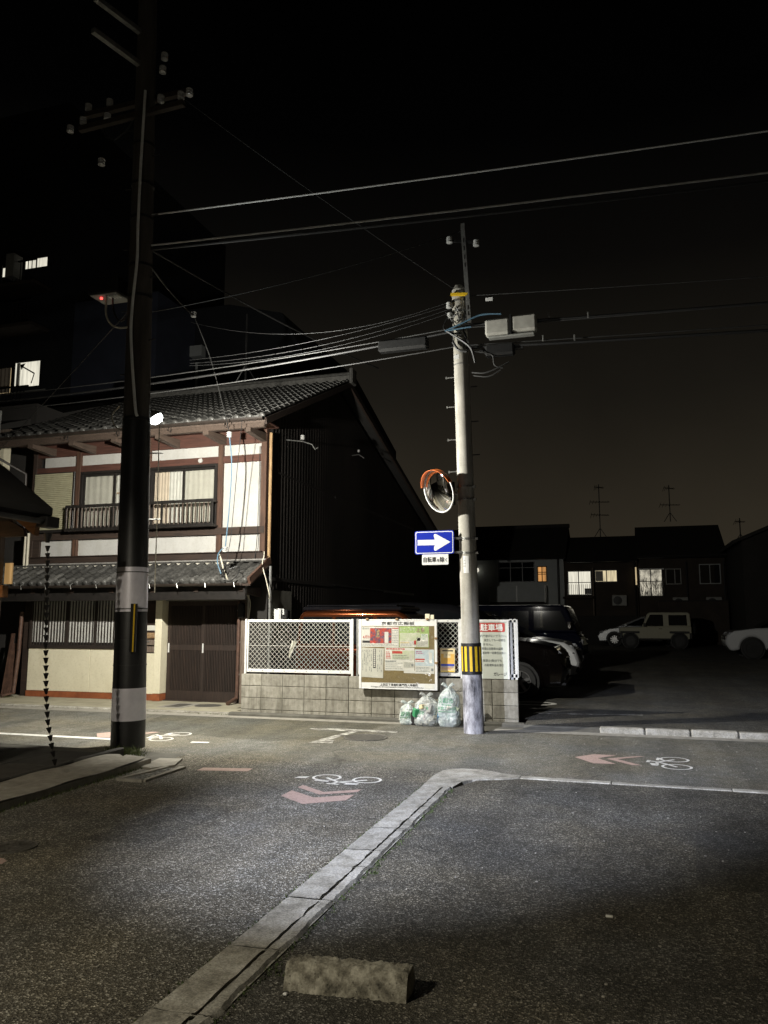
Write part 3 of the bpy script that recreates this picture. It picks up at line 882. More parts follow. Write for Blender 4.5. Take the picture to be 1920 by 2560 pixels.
# balcony railing
rail = MB().cbox(-11.0, -7.57, 13.33, 13.385, 3.865, 3.925, .006).build('railing', 'frame_dark', house)
MB().box(-11.0, -7.57, 13.335, 13.38, 3.425, 3.45).build('bottom_rail', 'frame_dark', rail)
MB().box(-11.0, -7.57, 13.33, 13.56, 3.385, 3.42).build('ledge', 'frame_dark', rail)
bme = MB().cbox(-.011, .011, -.011, .011, 0, .415, .003).mesh('baluster', 'rail_brown')
xx = -10.97
while xx < -7.6:
    inst(bme, 'baluster', rail, (xx, 13.357, 3.45)); xx += .094
for xx in (-10.98, -9.85, -8.72, -7.60):
    MB().box(xx - .014, xx + .014, 13.34, 13.56, 3.87, 3.90).build('stay', 'frame_dark', rail)
    MB().box(xx - .018, xx + .018, 13.345, 13.375, 3.40, 3.87).build('rail_post', 'frame_dark', rail)
for k in range(28):
    xx = -10.95 + k * .122
    m = MB().cyl((xx, 13.34, 3.40), (xx, 13.315, 3.385), .012, n=6)
    m.build('drip_bolt', 'frame_dark', rail)
# ---- lower pent roof
def roof_grid(x0, x1, y0, z0, y1, z1, cols, rows):
    pass
def tile_mesh(name, pw, pl, th=.018, amp=.030):
    """one S-curved pan tile: local x across, y up the slope, z out of the slope; 36 faces"""
    m = MB(); n = 8
    def prof(u):
        if u < .62: return -amp * .55 * math.sin(u / .62 * math.pi)
        return amp * 1.25 * math.sin((u - .62) / .38 * math.pi)
    W = pw * 1.14
    for side in (0, 1):
        for j in (0, 1):
            for i in range(n + 1):
                u = i / n
                m.v.append(((u - .06) * W, j * pl * 1.16, prof(u) + (th if side == 0 else 0) + (.022 if j == 0 else 0)))
    k = n + 1
    for i in range(n):
        m.f.append((i, i + 1, k + i + 1, k + i))
        m.f.append((2 * k + i + 1, 2 * k + i, 3 * k + i, 3 * k + i + 1))
        m.f.append((i + 1, i, 2 * k + i, 2 * k + i + 1))
    m.f.append((0, k, 3 * k, 2 * k)); m.f.append((n, 2 * k + n, 3 * k + n, k + n))
    return m
def tiled_roof(part, x0, x1, ye, ze, yw, zw, pw, nrow, keep_rows, stuff_parent=None, tname='roof_tile'):
    sl = math.hypot(yw - ye, zw - ze); ang = math.atan2(zw - ze, yw - ye)
    pl = sl / nrow
    cols = int(round((x1 - x0) / pw)); pw = (x1 - x0) / cols
    tm = tile_mesh('roof_tile', pw, pl)
    me = tm.mesh('roof_tile', 'roof_tile', smooth=50)
    em = MB(); em.add(tm.v, tm.f)
    em.lathe([(.001, .020), (.045, .016), (.058, .004), (.060, -.022)], Matrix.Translation((pw * .86, -.006, .014)) @ Matrix.Rotation(R(90), 4, 'X'), 12)
    em.add([(-.02, -.004, -.075), (pw * .62, -.004, -.075), (pw * .62, -.004, .02), (-.02, -.004, .02)], [(0, 1, 2, 3)])
    eme = em.mesh('eave_tile', 'roof_tile', smooth=50)
    rest = MB()
    for r_ in range(nrow):
        for c in range(cols):
            d = r_ * pl
            x = x0 + c * pw; y = ye + d * math.cos(ang); z = ze + d * math.sin(ang)
            jig = random.uniform(-.012, .012)
            if r_ < keep_rows:
                inst(eme if r_ == 0 else me, 'eave_tile' if r_ == 0 else tname, part, (x, y + random.uniform(-.004, .004), z + random.uniform(0, .005)), (ang + jig, random.uniform(-.02, .02), random.uniform(-.012, .012)))
            else:
                mt = Matrix.Translation((x, y, z)) @ Matrix.Rotation(ang + jig, 4, 'X')
                rest.add([mt @ Vector(v) for v in tm.v], tm.f)
    if rest.v:
        rest.build('roof_tiles_far', 'roof_tile', part, smooth=50, kind='stuff')
LE = (12.80, 2.275); LW = (13.56, 2.665)
lr = MB().prism([(12.80, 2.245), (13.62, 2.63), (13.62, 2.58), (12.80, 2.20)], 'x', -13.0, -6.46).build('lower_roof', 'timber_dark', house)
tiled_roof(lr, -12.95, -6.55, LE[0], LE[1], LW[0], LW[1], .213, 4, 4)
ms = MB().prism([(-.04, 0), (.04, 0), (.085, .035), (-.085, .035)], 'y', 0, .02).mesh('mortar_scallop', 'mortar')
for c in range(27):
    inst(ms, 'mortar_scallop', lr, (-12.90 + .213 * (c + .42), 13.475, 2.648))
MB().cbox(-12.95, -6.5, 13.47, 13.55, 2.682, 2.715, .01).build('ridge_course', 'roof_tile', lr)
m = MB().bar((-6.47, 12.76, 2.285), (-6.47, 13.62, 2.725), .05, .13)
m.build('barge_board', 'pipe_brown', lr)
m = MB()
for i in range(9):
    a = math.pi + math.pi * i / 8
    m.v += [(-13.2, 12.735 + .05 * math.cos(a), 2.245 + .05 * math.sin(a)), (-6.62, 12.735 + .05 * math.cos(a), 2.245 + .05 * math.sin(a))]
for i in range(8): m.f.append((2 * i, 2 * i + 1, 2 * i + 3, 2 * i + 2))
gut = m.build('gutter', 'gutter_brown', lr, smooth=True)
for k in range(11):
    xx = -12.6 + k * .585
    MB().tube([(xx, 12.80, 2.30), (xx + .01, 12.69, 2.25), (xx + .035, 12.685, 2.17)], .008, 5).build('gutter_hanger', 'steel_galv', gut)
MB().cbox(-13.0, -6.6, 12.88, 12.96, 1.95, 2.21, .008).build('eave_beam', 'frame_dark', lr)  # dropped low to shade the front; dark colour stands for under-eave shade
for k in range(7):
    xx = -12.2 + k * .92
    MB().prism([(13.60, 2.02), (13.60, 2.20), (12.86, 2.17), (12.86, 2.10)], 'x', xx - .045, xx + .045).build('bracket', 'timber_dark', lr)
# ---- upper roof
EAVE = (12.72, 5.30); RIDGE = (17.4, 7.36)
ur = MB().prism([(12.72, 5.27), (17.4, 7.33), (17.4, 7.25), (12.74, 5.20)], 'x', -12.5, -6.20).build('upper_roof', 'timber_bracket', house)
tiled_roof(ur, -12.5, -6.22, EAVE[0], EAVE[1], RIDGE[0], RIDGE[1], .262, 21, 7)
MB().prism([(17.4, 7.33), (26.5, 4.72), (26.5, 4.60), (17.4, 7.22)], 'x', -12.5, -6.20).build('rear_slope', 'roof_underlay', ur)
MB().cbox(-12.5, -6.17, 17.28, 17.54, 7.34, 7.50, .03).build('ridge_cap', 'roof_tile', ur)
MB().tube([(-12.5, 17.41, 7.52), (-6.15, 17.41, 7.52)], .075, 10).build('ridge_roll', 'roof_tile', ur, smooth=True)
MB().cbox(-6.19, -6.10, 17.24, 17.58, 7.26, 7.66, .03).build('ridge_end_tile', 'roof_tile', ur)
m = MB().bar((-6.215, 12.76, 5.225), (-6.215, 17.4, 7.265), .06, .12)
m.build('barge_board', 'timber_dark', ur)
MB().bar((-6.215, 17.4, 7.265), (-6.215, 26.5, 4.62), .06, .14).build('barge_board', 'timber_dark', ur)
m = MB()
for i in range(9):
    a = math.pi + math.pi * i / 8
    m.v += [(-12.55, 12.655 + .055 * math.cos(a), 5.27 + .055 * math.sin(a)), (-6.2, 12.655 + .055 * math.cos(a), 5.27 + .055 * math.sin(a))]
for i in range(8): m.f.append((2 * i, 2 * i + 1, 2 * i + 3, 2 * i + 2))
g2 = m.build('gutter', 'gutter_brown', ur, smooth=True)
for xx in (-10.55, -9.35, -8.2, -7.0):
    MB().tube([(xx, 12.70, 5.24), (xx, 12.66, 5.16), (xx + .02, 12.72, 5.14), (xx + .05, 12.70, 5.22)], .008, 5).build('gutter_hanger', 'steel_dark', g2)
MB().cbox(-12.4, -6.3, 12.90, 13.01, 5.155, 5.265, .01).build('eave_beam', 'timber_bracket', ur)
for xx in (-11.55, -10.55, -9.55, -8.55, -7.50, -6.62):
    MB().prism([(13.60, 5.03), (13.60, 5.20), (12.86, 5.155), (12.86, 5.075)], 'x', xx - .06, xx + .06).build('bracket', 'timber_bracket', ur)
MB().box(-12.4, -6.3, 13.02, 13.56, 5.275, 5.30).build('soffit_board', 'timber_red', ur)
MB().tube([(-12.45, 12.66, 5.22), (-12.43, 12.70, 5.0), (-12.10, 13.40, 4.66), (-12.10, 13.45, 3.5)], .03, 8).build('downpipe', 'gutter_brown', ur, smooth=True)
# ---- ground floor
MB().cbox(-11.87, -10.36, 13.53, 13.72, .15, 1.005, .004).build('cream_wall', 'plaster_cream', house)
MB().cbox(-10.352, -9.16, 13.53, 13.72, .15, 1.005, .004).build('cream_wall', 'plaster_cream', house)
MB().cbox(-9.152, -8.84, 13.53, 13.72, .15, .93, .004).build('cream_wall', 'plaster_cream', house)
MB().cbox(-11.88, -8.84, 13.515, 13.71, .028, .145, .004).build('base_course', 'base_red', house)
pl = MB().cbox(-8.835, -8.685, 13.46, 13.72, .165, 2.15, .006).build('pilaster', 'plaster_cream', house)
MB().cbox(-8.84, -8.68, 13.45, 13.71, .028, .16, .006).build('pilaster_base', 'base_red', pl)
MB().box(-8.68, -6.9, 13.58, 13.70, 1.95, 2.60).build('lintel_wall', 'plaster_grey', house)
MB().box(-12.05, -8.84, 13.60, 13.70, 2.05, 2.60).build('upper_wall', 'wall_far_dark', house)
MB().box(-12.05, -11.88, 13.56, 13.71, .02, 2.05).build('corner_board', 'timber_dark', house)
for k in range(2):
    MB().cbox(-8.06 + k * .24, -7.86 + k * .24, 13.545, 13.579, 2.035, 2.085, .006).build('door_lamp', 'panel_grey', house)
# lattice window
lw = MB().box(-11.86, -9.18, 13.50, 13.56, 1.008, 1.055)
lw.box(-11.86, -9.18, 13.50, 13.56, 2.00, 2.06); lw.box(-11.86, -11.81, 13.50, 13.56, 1.055, 2.0); lw.box(-9.23, -9.18, 13.50, 13.56, 1.055, 2.0)
lw.box(-10.98, -10.90, 13.51, 13.57, 1.055, 2.0); lw.box(-10.28, -10.235, 13.51, 13.57, 1.055, 2.0)
lw.box(-11.81, -9.23, 13.515, 13.55, 1.055, 1.075)
lw = lw.build('lattice_window', 'lattice_wood', house)
lb = MB().cbox(-.011, .011, -.010, .010, 0, .93, .003).mesh('lattice_bar', 'lattice_wood')
xx = -11.76
while xx < -9.25:
    if not (-11.0 < xx < -10.88 or -10.30 < xx < -10.22):
        inst(lb, 'lattice_bar', lw, (xx, 13.535, 1.07))
    xx += .0715
MB().box(-11.81, -9.23, 13.549, 13.565, 1.13, 2.0).build('paper_screen', 'shoji_paper', lw)
MB().box(-11.81, -9.23, 13.547, 13.60, 1.055, 1.129).build('screen_sill', 'frame_dark', lw)
# mailbox bay
MB().box(-9.15, -8.84, 13.60, 13.70, .94, 2.05).build('bay_panel', 'timber_dark', house)
MB().box(-9.08, -8.85, 13.57, 13.60, 1.375, 1.475).build('name_panel', 'paper', house)
mb_ = MB().cbox(-9.14, -8.86, 13.50, 13.60, 1.09, 1.22, .008).build('mailbox', 'timber_weathered', house)
MB().prism([(13.46, 1.225), (13.46, 1.255), (13.60, 1.33), (13.60, 1.225)], 'x', -9.16, -8.845).build('mailbox_lid', 'timber_pale', mb_)
MB().box(-9.04, -8.97, 13.492, 13.50, 1.15, 1.17).build('mail_slot', 'steel_galv', mb_)
MB().box(-9.15, -8.85, 13.54, 13.60, .95, 1.07).build('shelf_board', 'timber_weathered', mb_)
# sliding doors
slat = MB().box(-.009, .009, -.012, .012, 0, 1.0).mesh('door_slat', 'door_wood')
for (a, b, y) in [(-8.67, -7.83, 13.66), (-7.89, -7.07, 13.62)]:
    d = MB()
    d.box(a, a + .07, y, y + .035, .04, 1.95); d.box(b - .07, b, y, y + .035, .04, 1.95)
    d.box(a + .07, b - .07, y, y + .035, .04, .22); d.box(a + .07, b - .07, y, y + .035, 1.0, 1.10); d.box(a + .07, b - .07, y, y + .035, 1.86, 1.95)
    d = d.build('sliding_door', 'door_wood', house)
    MB().box(a + .07, b - .07, y + .028, y + .034, .22, 1.86).build('door_panel', 'frame_dark', d)
    MB().cbox(a + .02, a + .05, y - .012, y + .002, .95, 1.13, .004).build('handle', 'panel_white', d)
    x_ = a + .088
    while x_ < b - .08:
        inst(slat, 'door_slat', d, (x_, y + .012, .22), None, (1, 1, .78)); inst(slat, 'door_slat', d, (x_, y + .012, 1.10), None, (1, 1, .76))
        x_ += .0345
MB().cbox(-8.68, -7.05, 13.58, 13.72, .026, .042, .004).build('threshold', 'timber_dark', house)
MB().cbox(-7.0, -6.88, 13.50, 13.62, .028, 2.2, .01).build('corner_post', 'timber_weathered', house)
MB().tube([(-7.03, 13.50, 2.2), (-7.03, 13.48, .22), (-7.03, 13.46, .13), (-7.06, 13.18, .06)], .035, 10).build('downpipe', 'pipe_brown', house, smooth=True)
for z_ in (.55, 1.15, 1.75):
    MB().tube([(-7.03, 13.50, z_), (-7.03, 13.50, z_ + .03)], .041, 10).build('pipe_clip', 'steel_galv', house)
# meter, cables and insulators hanging at the corner
MB().cbox(-7.02, -6.90, 13.40, 13.50, 1.62, 1.90, .02).build('meter_box', 'steel_dark', house)
for pts, r_, mm in [([(-6.93, 12.74, 2.62), (-6.95, 12.70, 2.45), (-7.0, 12.95, 2.2), (-6.98, 13.38, 1.95)], .013, 'cable_black'),
                    ([(-7.12, 12.85, 2.78), (-7.02, 12.80, 2.55), (-6.96, 12.82, 2.38), (-6.92, 12.95, 2.18), (-6.90, 13.25, 2.0)], .014, 'cable_cream'),
                    ([(-6.86, 12.9, 2.20), (-6.80, 13.1, 2.14), (-6.76, 13.4, 1.95), (-6.82, 13.48, 1.6)], .009, 'cable_cream'),
                    ([(-6.83, 13.48, 2.05), (-6.83, 13.48, .75)], .02, 'plaster_white'),
                    ([(-6.46, 13.35, 2.86), (-6.44, 13.30, 2.78), (-6.46, 13.28, 2.6), (-6.38, 13.30, 2.3), (-6.32, 13.32, 2.02), (-6.40, 13.45, 1.98)], .010, 'cable_cream'),
                    ([(-6.42, 13.55, 2.6), (-6.42, 13.55, .3)], .026, 'steel_galv'),
                    ([(-6.70, 13.56, 4.95), (-6.70, 13.53, 3.3), (-6.73, 13.5, 2.75)], .007, 'cable_black'),
                    ([(-6.95, 12.72, 2.3), (-6.80, 12.68, 2.28), (-6.66, 12.70, 2.4), (-6.70, 12.8, 2.55), (-6.86, 12.75, 2.5)], .010, 'cable_black')]:
    MB().curve(pts, r_, 6).build('service_cable', mm, house, smooth=True)
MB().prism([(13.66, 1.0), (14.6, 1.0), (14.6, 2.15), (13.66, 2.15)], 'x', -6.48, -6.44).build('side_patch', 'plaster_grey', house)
def insulator(c, r_, parent, name='insulator'):
    m = MB()
    for dz in (-.6, .1, .8):
        m.lathe([(r_ * .45, -r_ * .45), (r_, -r_ * .2), (r_, r_ * .15), (r_ * .4, r_ * .35)], Matrix.Translation((c[0], c[1], c[2] + dz * r_)), 10)
    return m.build(name, 'porcelain', parent, smooth=True)
insulator((-6.25, 14.6, 5.32), .045, house)
insulator((-6.36, 18.5, 5.85), .03, house)
MB().tube([(-6.47, 14.3, 5.22), (-6.25, 14.6, 5.24), (-6.10, 14.75, 5.20), (-6.05, 14.8, 5.10), (-6.0, 14.82, 5.14)], .012, 6).build('hook', 'steel_galv', house, smooth=True)
MB().tube([(-6.46, 18.3, 5.7), (-6.36, 18.5, 5.76), (-6.25, 18.6, 5.68)], .012, 6).build('hook', 'steel_galv', house, smooth=True)

# ================================================================ BLOCK WALL AND FENCE
bw = thing('block_wall', 'low weathered concrete block wall under the white mesh fence', 'wall', (-3.9, 12.25, 0))
MB().box(-6.28, -1.615, 12.212, 12.292, .02, .672).build('mortar_core', 'mortar_dark', bw)
joints = [-6.285, -5.91, -5.52, -5.13, -4.74, -4.35, -3.96, -3.57, -3.18, -2.79, -2.40, -2.01, -1.61]
rows = [(.02, .092), (.10, .288), (.296, .484), (.492, .68)]
for z0, z1 in rows:
    for a, b in zip(joints[:-1], joints[1:]):
        j = random.uniform(-.002, .002)
        MB().cbox(a + .004, b - .004, 12.2 + j, 12.30 + j, z0, z1, .005).build('block', 'cement_block', bw)
MB().cbox(-6.45, -1.50, 12.06, 12.195, -.03, .055, .02).build('footing', 'concrete_dark', bw)
ft = thing('mesh_fence', 'white steel fence with chain-link panels on top of the block wall', 'fence', (-3.9, 12.25, .68))
for x_, lean in ((-6.235, 0), (-4.305, 0), (-4.215, 0), (-2.49, .03), (-1.70, .015), (-1.635, .03)):
    m = MB().bar((x_, 12.25, .684), (x_ - lean * .4, 12.25, 1.605), .034, .03, (0, 1, 0))
    m.build('fence_post', 'fence_white' if x_ != -4.215 else 'steel_galv', ft)
def mesh_panel(x0, x1):
    z0, z1 = .712, 1.595
    p = MB().cbox(x0, x1, 12.235, 12.27, z1 - .045, z1, .005).cbox(x0, x1, 12.235, 12.27, z0, z0 + .055, .005)
    p.cbox(x0, x0 + .028, 12.237, 12.268, z0 + .056, z1 - .046, .004).cbox(x1 - .028, x1, 12.237, 12.268, z0 + .056, z1 - .046, .004)
    p = p.build('panel_frame', 'fence_white', ft)
    m = MB(); pitch = .082
    a, b, c, d = x0 + .028, x1 - .028, z0 + .055, z1 - .045
    for sgn, yy in ((1, 12.250), (-1, 12.256)):
        k = a - (d - c) if sgn > 0 else a
        k = math.floor(k / pitch) * pitch
        while k < b + (d - c):
            # line x = k + sgn*(z-c)
            pts = []
            zlo, zhi = c, d
            xa, xb = k + sgn * (zlo - c), k + sgn * (zhi - c)
            # clip in x
            def zat(xv): return c + (xv - k) * sgn
            lo, hi = zlo, zhi
            for lim in (a, b):
                z_ = zat(lim)
                if sgn > 0:
                    if lim == a: lo = max(lo, z_)
                    else: hi = min(hi, z_)
                else:
                    if lim == a: hi = min(hi, z_)
                    else: lo = max(lo, z_)
            if hi - lo > .02:
                n_ = max(2, int((hi - lo) / .041))
                pts = []
                for q in range(n_ + 1):
                    z_ = lo + (hi - lo) * q / n_
                    pts.append((k + sgn * (z_ - c), yy + .003 * math.sin(z_ * 76), z_))
                m.tube(pts, .0031, 4, False)
            k += pitch
    m.tube([(a, 12.247, 1.155), (b, 12.247, 1.15)], .003, 4)
    m.build('wire_mesh', 'mesh_white', p, kind='stuff')
    for k in range(int((x1 - x0) / .2)):
        xx = x0 + .1 + k * .2
        for zz in (z0 + .028, z1 - .022):
            MB().cyl((xx, 12.236, zz), (xx, 12.231, zz), .007, n=6).build('rivet', 'steel_dark', p)
mesh_panel(-6.21, -4.325); mesh_panel(-4.20, -2.51); mesh_panel(-2.465, -1.60)

# ---------------------------------------------------------------- notice board
nb = thing('notice_board', 'city notice board with posters under clear film, hung on the mesh fence', 'notice board', (-3.49, 12.1, .51))
BY = 12.09
MB().cbox(-4.125, -2.855, 12.10, 12.14, .51, 1.595, .004).build('back_panel', 'board_tan', nb)
fr = MB().cbox(-4.135, -4.095, BY, 12.145, .50, 1.60, .004).cbox(-2.885, -2.845, BY, 12.145, .50, 1.60, .004).cbox(-4.094, -2.886, BY, 12.145, 1.575, 1.60, .004).cbox(-4.094, -2.886, BY, 12.145, .50, .515, .004)
fr.build('frame', 'panel_white', nb)
hd = MB().box(-4.093, -2.887, 12.094, 12.0995, 1.495, 1.574).build('header_panel', 'panel_white', nb)
text('lettering', '京都市広報板', .058, -3.485, 12.0925, 1.535, 'ink_black', hd, width=.55, bold=.0016)
fp = MB().box(-4.093, -2.887, 12.094, 12.0995, .516, .600).build('footer_panel', 'panel_white', nb)
text('lettering', '上京区下長者町裏門西入坤高町', .043, -3.47, 12.0925, .572, 'ink_black', fp, width=.62, bold=.0011)
text('lettering', 'Kamigyo-ku Shimochojamachi Uramon nishiiru Kontaka-cho', .022, -3.50, 12.0925, .534, 'ink_black', fp, width=.86, bold=.0006)
MB().box(-3.05, -2.90, 12.0905, 12.0935, .525, .592).build('sticker', 'paper', fp)
bx_ = lambda cx: -4.12 + (cx - 110) * .0014
bz_ = lambda cy: 1.595 - (cy - 88) * .001325
def slip(x0, y0, x1, y1, m_, parent, name, d=0, tilt=0):
    a, b, c, e = bx_(x0), bx_(x1), bz_(y1), bz_(y0)
    y = 12.0985 - d * .0006
    mx, mz = (a + b) / 2, (c + e) / 2
    pts = [(a, c), (b, c), (b, e), (a, e)]
    t_ = R(tilt)
    pts = [(mx + (p - mx) * math.cos(t_) - (q - mz) * math.sin(t_), y, mz + (p - mx) * math.sin(t_) + (q - mz) * math.cos(t_)) for p, q in pts]
    m = MB(); m.add([*pts, *[(p[0], p[1] + .0004, p[2]) for p in pts]], [(0, 1, 2, 3), (7, 6, 5, 4), (0, 4, 5, 1), (1, 5, 6, 2), (2, 6, 7, 3), (3, 7, 4, 0)])
    return m.build(name, m_, parent)
def lines(x0, y0, x1, n_, dy, h, m_, parent, d=2, seed=0):
    rr = random.Random(seed)
    m = MB()
    for i in range(n_):
        xe = x1 - (x1 - x0) * rr.choice([0, 0, .1, .3])
        a, b, c, e = bx_(x0), bx_(xe), bz_(y0 + i * dy + h), bz_(y0 + i * dy)
        y = 12.0985 - d * .0006
        # broken into word-like runs
        xx = a
        while xx < b:
            w = rr.uniform(.012, .05); w = min(w, b - xx)
            m.add([(xx, y, c), (xx + w, y, c), (xx + w, y, e), (xx, y, e)], [(0, 1, 2, 3)])
            xx += w + .007
    return m.build('print_lines', m_, parent)
p1_ = slip(122, 172, 574, 415, 'paper', nb, 'poster', 1)
slip(230, 190, 488, 372, 'photo_red', p1_, 'photo_print', 3)
slip(230, 340, 300, 372, 'ink_red', p1_, 'red_tag', 4)
slip(405, 235, 450, 368, 'paper', p1_, 'pale_figure', 4)
slip(300, 210, 345, 300, 'photo_dark', p1_, 'dark_figure', 4)
slip(136, 340, 228, 368, 'ink_black', p1_, 'black_label', 3)
slip(492, 187, 570, 198, 'ink_red', p1_, 'red_bar', 3)
text('lettering', '4月9', .062, bx_(182), 12.0955, bz_(298), 'ink_red', p1_, width=.115)
lines(135, 185, 222, 2, 12, 7, 'ink_grey', p1_, 3, 3); lines(495, 215, 565, 8, 20, 6, 'ink_grey', p1_, 3, 4); lines(130, 382, 560, 2, 14, 5, 'ink_grey', p1_, 3, 5)
p2_ = slip(580, 170, 926, 415, 'paper_green', nb, 'poster', 1)
slip(586, 245, 826, 340, 'paper_palegreen', p2_, 'map_print', 3); slip(586, 342, 780, 411, 'paper', p2_, 'text_block', 3); slip(786, 300, 920, 411, 'paper_old', p2_, 'text_block', 3)
slip(832, 255, 915, 340, 'paper', p2_, 'text_block', 4); slip(590, 350, 700, 372, 'paper_cream', p2_, 'text_block', 4)
text('lettering', 'おこしやす', .068, bx_(680), 12.0955, bz_(206), 'paper', p2_, width=.26)
text('lettering', '上京', .075, bx_(828), 12.0955, bz_(212), 'ink_plum', p2_, width=.14)
lines(596, 352, 772, 4, 14, 5, 'ink_grey', p2_, 5, 7); lines(792, 350, 912, 4, 14, 5, 'ink_grey', p2_, 5, 8); lines(840, 262, 908, 5, 14, 5, 'ink_green', p2_, 5, 9)
slip(752, 335, 778, 385, 'ink_red', p2_, 'red_tag', 5)
p3_ = slip(122, 428, 392, 780, 'paper_old', nb, 'poster', 4, -2)
slip(268, 438, 300, 668, 'ink_black', p3_, 'black_column', 6)
for k in range(9):
    slip(275, 446 + k * 24, 293, 462 + k * 24, 'paper', p3_, 'white_square', 7)
m = MB(); rr = random.Random(5)
for xx in (140, 160, 180, 200, 222, 244, 320, 342, 364):
    yy = 455
    while yy < 690:
        h = rr.uniform(10, 34)
        if rr.random() < .75:
            a, b, c, e = bx_(xx), bx_(xx + 7), bz_(yy + h), bz_(yy)
            m.add([(a, 12.0946, c), (b, 12.0946, c), (b, 12.0946, e), (a, 12.0946, e)], [(0, 1, 2, 3)])
        yy += h + 6
m.build('print_lines', 'ink_grey', p3_)
p4_ = slip(405, 420, 756, 692, 'paper', nb, 'poster', 2)
slip(492, 455, 750, 560, 'paper_palegreen', p4_, 'picture_print', 3); slip(495, 462, 615, 492, 'ink_red', p4_, 'red_box', 4)
slip(700, 500, 730, 575, 'paper_old', p4_, 'pale_figure', 4); slip(628, 590, 748, 660, 'paper_old', p4_, 'text_block', 3); slip(720, 610, 745, 640, 'ink_grey', p4_, 'grey_block', 4); slip(412, 575, 540, 592, 'ink_grey', p4_, 'grey_bar', 4)
lines(424, 430, 740, 1, 12, 14, 'ink_red', p4_, 4, 11); lines(420, 470, 480, 5, 18, 9, 'ink_red', p4_, 4, 12); lines(500, 510, 690, 3, 20, 8, 'ink_grey', p4_, 5, 13); lines(415, 602, 618, 4, 22, 6, 'ink_grey', p4_, 4, 14); lines(636, 598, 716, 4, 15, 5, 'ink_grey', p4_, 5, 15)
p5_ = slip(762, 440, 984, 722, 'paper', nb, 'poster', 1)
slip(764, 444, 982, 632, 'paper_sky', p5_, 'picture_print', 3); slip(925, 475, 960, 600, 'paper', p5_, 'pale_figure', 4); slip(768, 548, 876, 592, 'paper', p5_, 'text_block', 4); slip(768, 548, 876, 564, 'ink_red', p5_, 'red_bar', 5)
lines(775, 462, 870, 2, 18, 9, 'ink_plum', p5_, 4, 17); lines(770, 575, 868, 1, 18, 8, 'ink_red', p5_, 6, 18); lines(772, 645, 930, 4, 16, 6, 'ink_grey', p5_, 4, 19); slip(950, 660, 975, 690, 'ink_grey', p5_, 'grey_block', 4)
slip(632, 692, 978, 720, 'paper', nb, 'poster', 0)
t = NT('plastic_film')
tr = t.n('ShaderNodeBsdfTransparent'); tr.inputs[0].default_value = (.97, .97, .97, 1)
gl = t.n('ShaderNodeBsdfGlossy'); gl.inputs['Roughness'].default_value = .16
mx = t.n('ShaderNodeMixShader'); mx.inputs[0].default_value = .10
bp = t.n('ShaderNodeBump'); bp.inputs['Strength'].default_value = .9; bp.inputs['Distance'].default_value = .03
t.l(t.noise(t.pos((1, 1, .55)), 13, 3, .5), bp.inputs['Height']); t.l(bp.outputs[0], gl.inputs['Normal'])
t.l(tr.outputs[0], mx.inputs[1]); t.l(gl.outputs[0], mx.inputs[2]); t.l(mx.outputs[0], t.out.inputs[0]); t.t.nodes.remove(t.b); M['plastic_film'] = t.m
m = MB().grid(30, 24, lambda u, v: (-4.09 + 1.2 * u, 12.086 + .006 * math.sin(u * 21 + v * 9) * math.sin(v * 14 + u * 5), .605 + .885 * v))
m.build('clear_film', 'plastic_film', nb, smooth=True)
for xx, zz in ((-2.86, 1.30), (-2.86, .92), (-3.0, 1.60), (-4.0, 1.60), (-3.5, 1.60)):
    MB().cbox(xx - .02, xx + .025, 12.07, 12.10, zz - .015, zz + .02, .006).build('clip', 'timber_pale', nb)
MB().cbox(-3.03, -2.955, 12.075, 12.088, 1.60, 1.685, .006).build('tag_card', 'plaster_cream', nb)
MB().cbox(-2.945, -2.885, 12.078, 12.090, 1.60, 1.67, .006).build('tag_card', 'plaster_cream', nb)
# orange poster on the fence
op = thing('garbage_notice', 'small orange and cream notice tied to the mesh fence beside the pole', 'notice', (-2.70, 12.22, .78))
MB().box(-2.825, -2.59, 12.222, 12.228, .775, 1.145).build('board', 'paper_cream', op)
for a, b, c, d, m_ in [(-2.815, -2.60, .90, 1.06, 'paper_orange'), (-2.77, -2.66, 1.0, 1.06, 'paper_cream'), (-2.815, -2.60, .872, .905, 'ink_blue'), (-2.815, -2.60, .785, .80, 'yellow_reflect'), (-2.79, -2.62, 1.10, 1.118, 'ink_black'), (-2.74, -2.66, 1.04, 1.048, 'ink_grey'), (-2.81, -2.61, .855, .862, 'ink_blue'), (-2.81, -2.63, .838, .844, 'ink_red'), (-2.81, -2.66, .822, .828, 'ink_red')]:
    MB().box(a, b, 12.2195 - .0003 * (m_ != 'paper_orange'), 12.221, c, d).build('print_block', m_, op)

# ---------------------------------------------------------------- parking lot sign
ps = thing('parking_sign', 'white parking lot sign with red heading on the fence, partly hidden by the grey pole', 'sign', (-2.1, 12.2, .69))
MB().cbox(-2.48, -1.735, 12.205, 12.225, .69, 1.585, .003).build('board', 'sign_green_white', ps)
fr = MB().box(-1.76, -1.735, 12.195, 12.2045, .69, 1.585).box(-2.48, -1.761, 12.195, 12.2045, 1.56, 1.585)
fr.build('frame', 'panel_white', ps)
rb = []
for (cx_, cz_, a0) in ((-1.815, 1.525, 0), (-2.42, 1.525, 90), (-2.42, 1.425, 180), (-1.815, 1.425, 270)):
    for k in range(5):
        a = R(a0 + k * 22.5); rb.append((cx_ + .02 * math.cos(a), cz_ + .02 * math.sin(a)))
MB().prism(rb, 'y', 12.2025, 12.2045).build('red_heading', 'ink_red', ps)
text('lettering', '月極駐車場', .115, -2.118, 12.2015, 1.475, 'sign_white', ps, width=.575, bold=.0035)
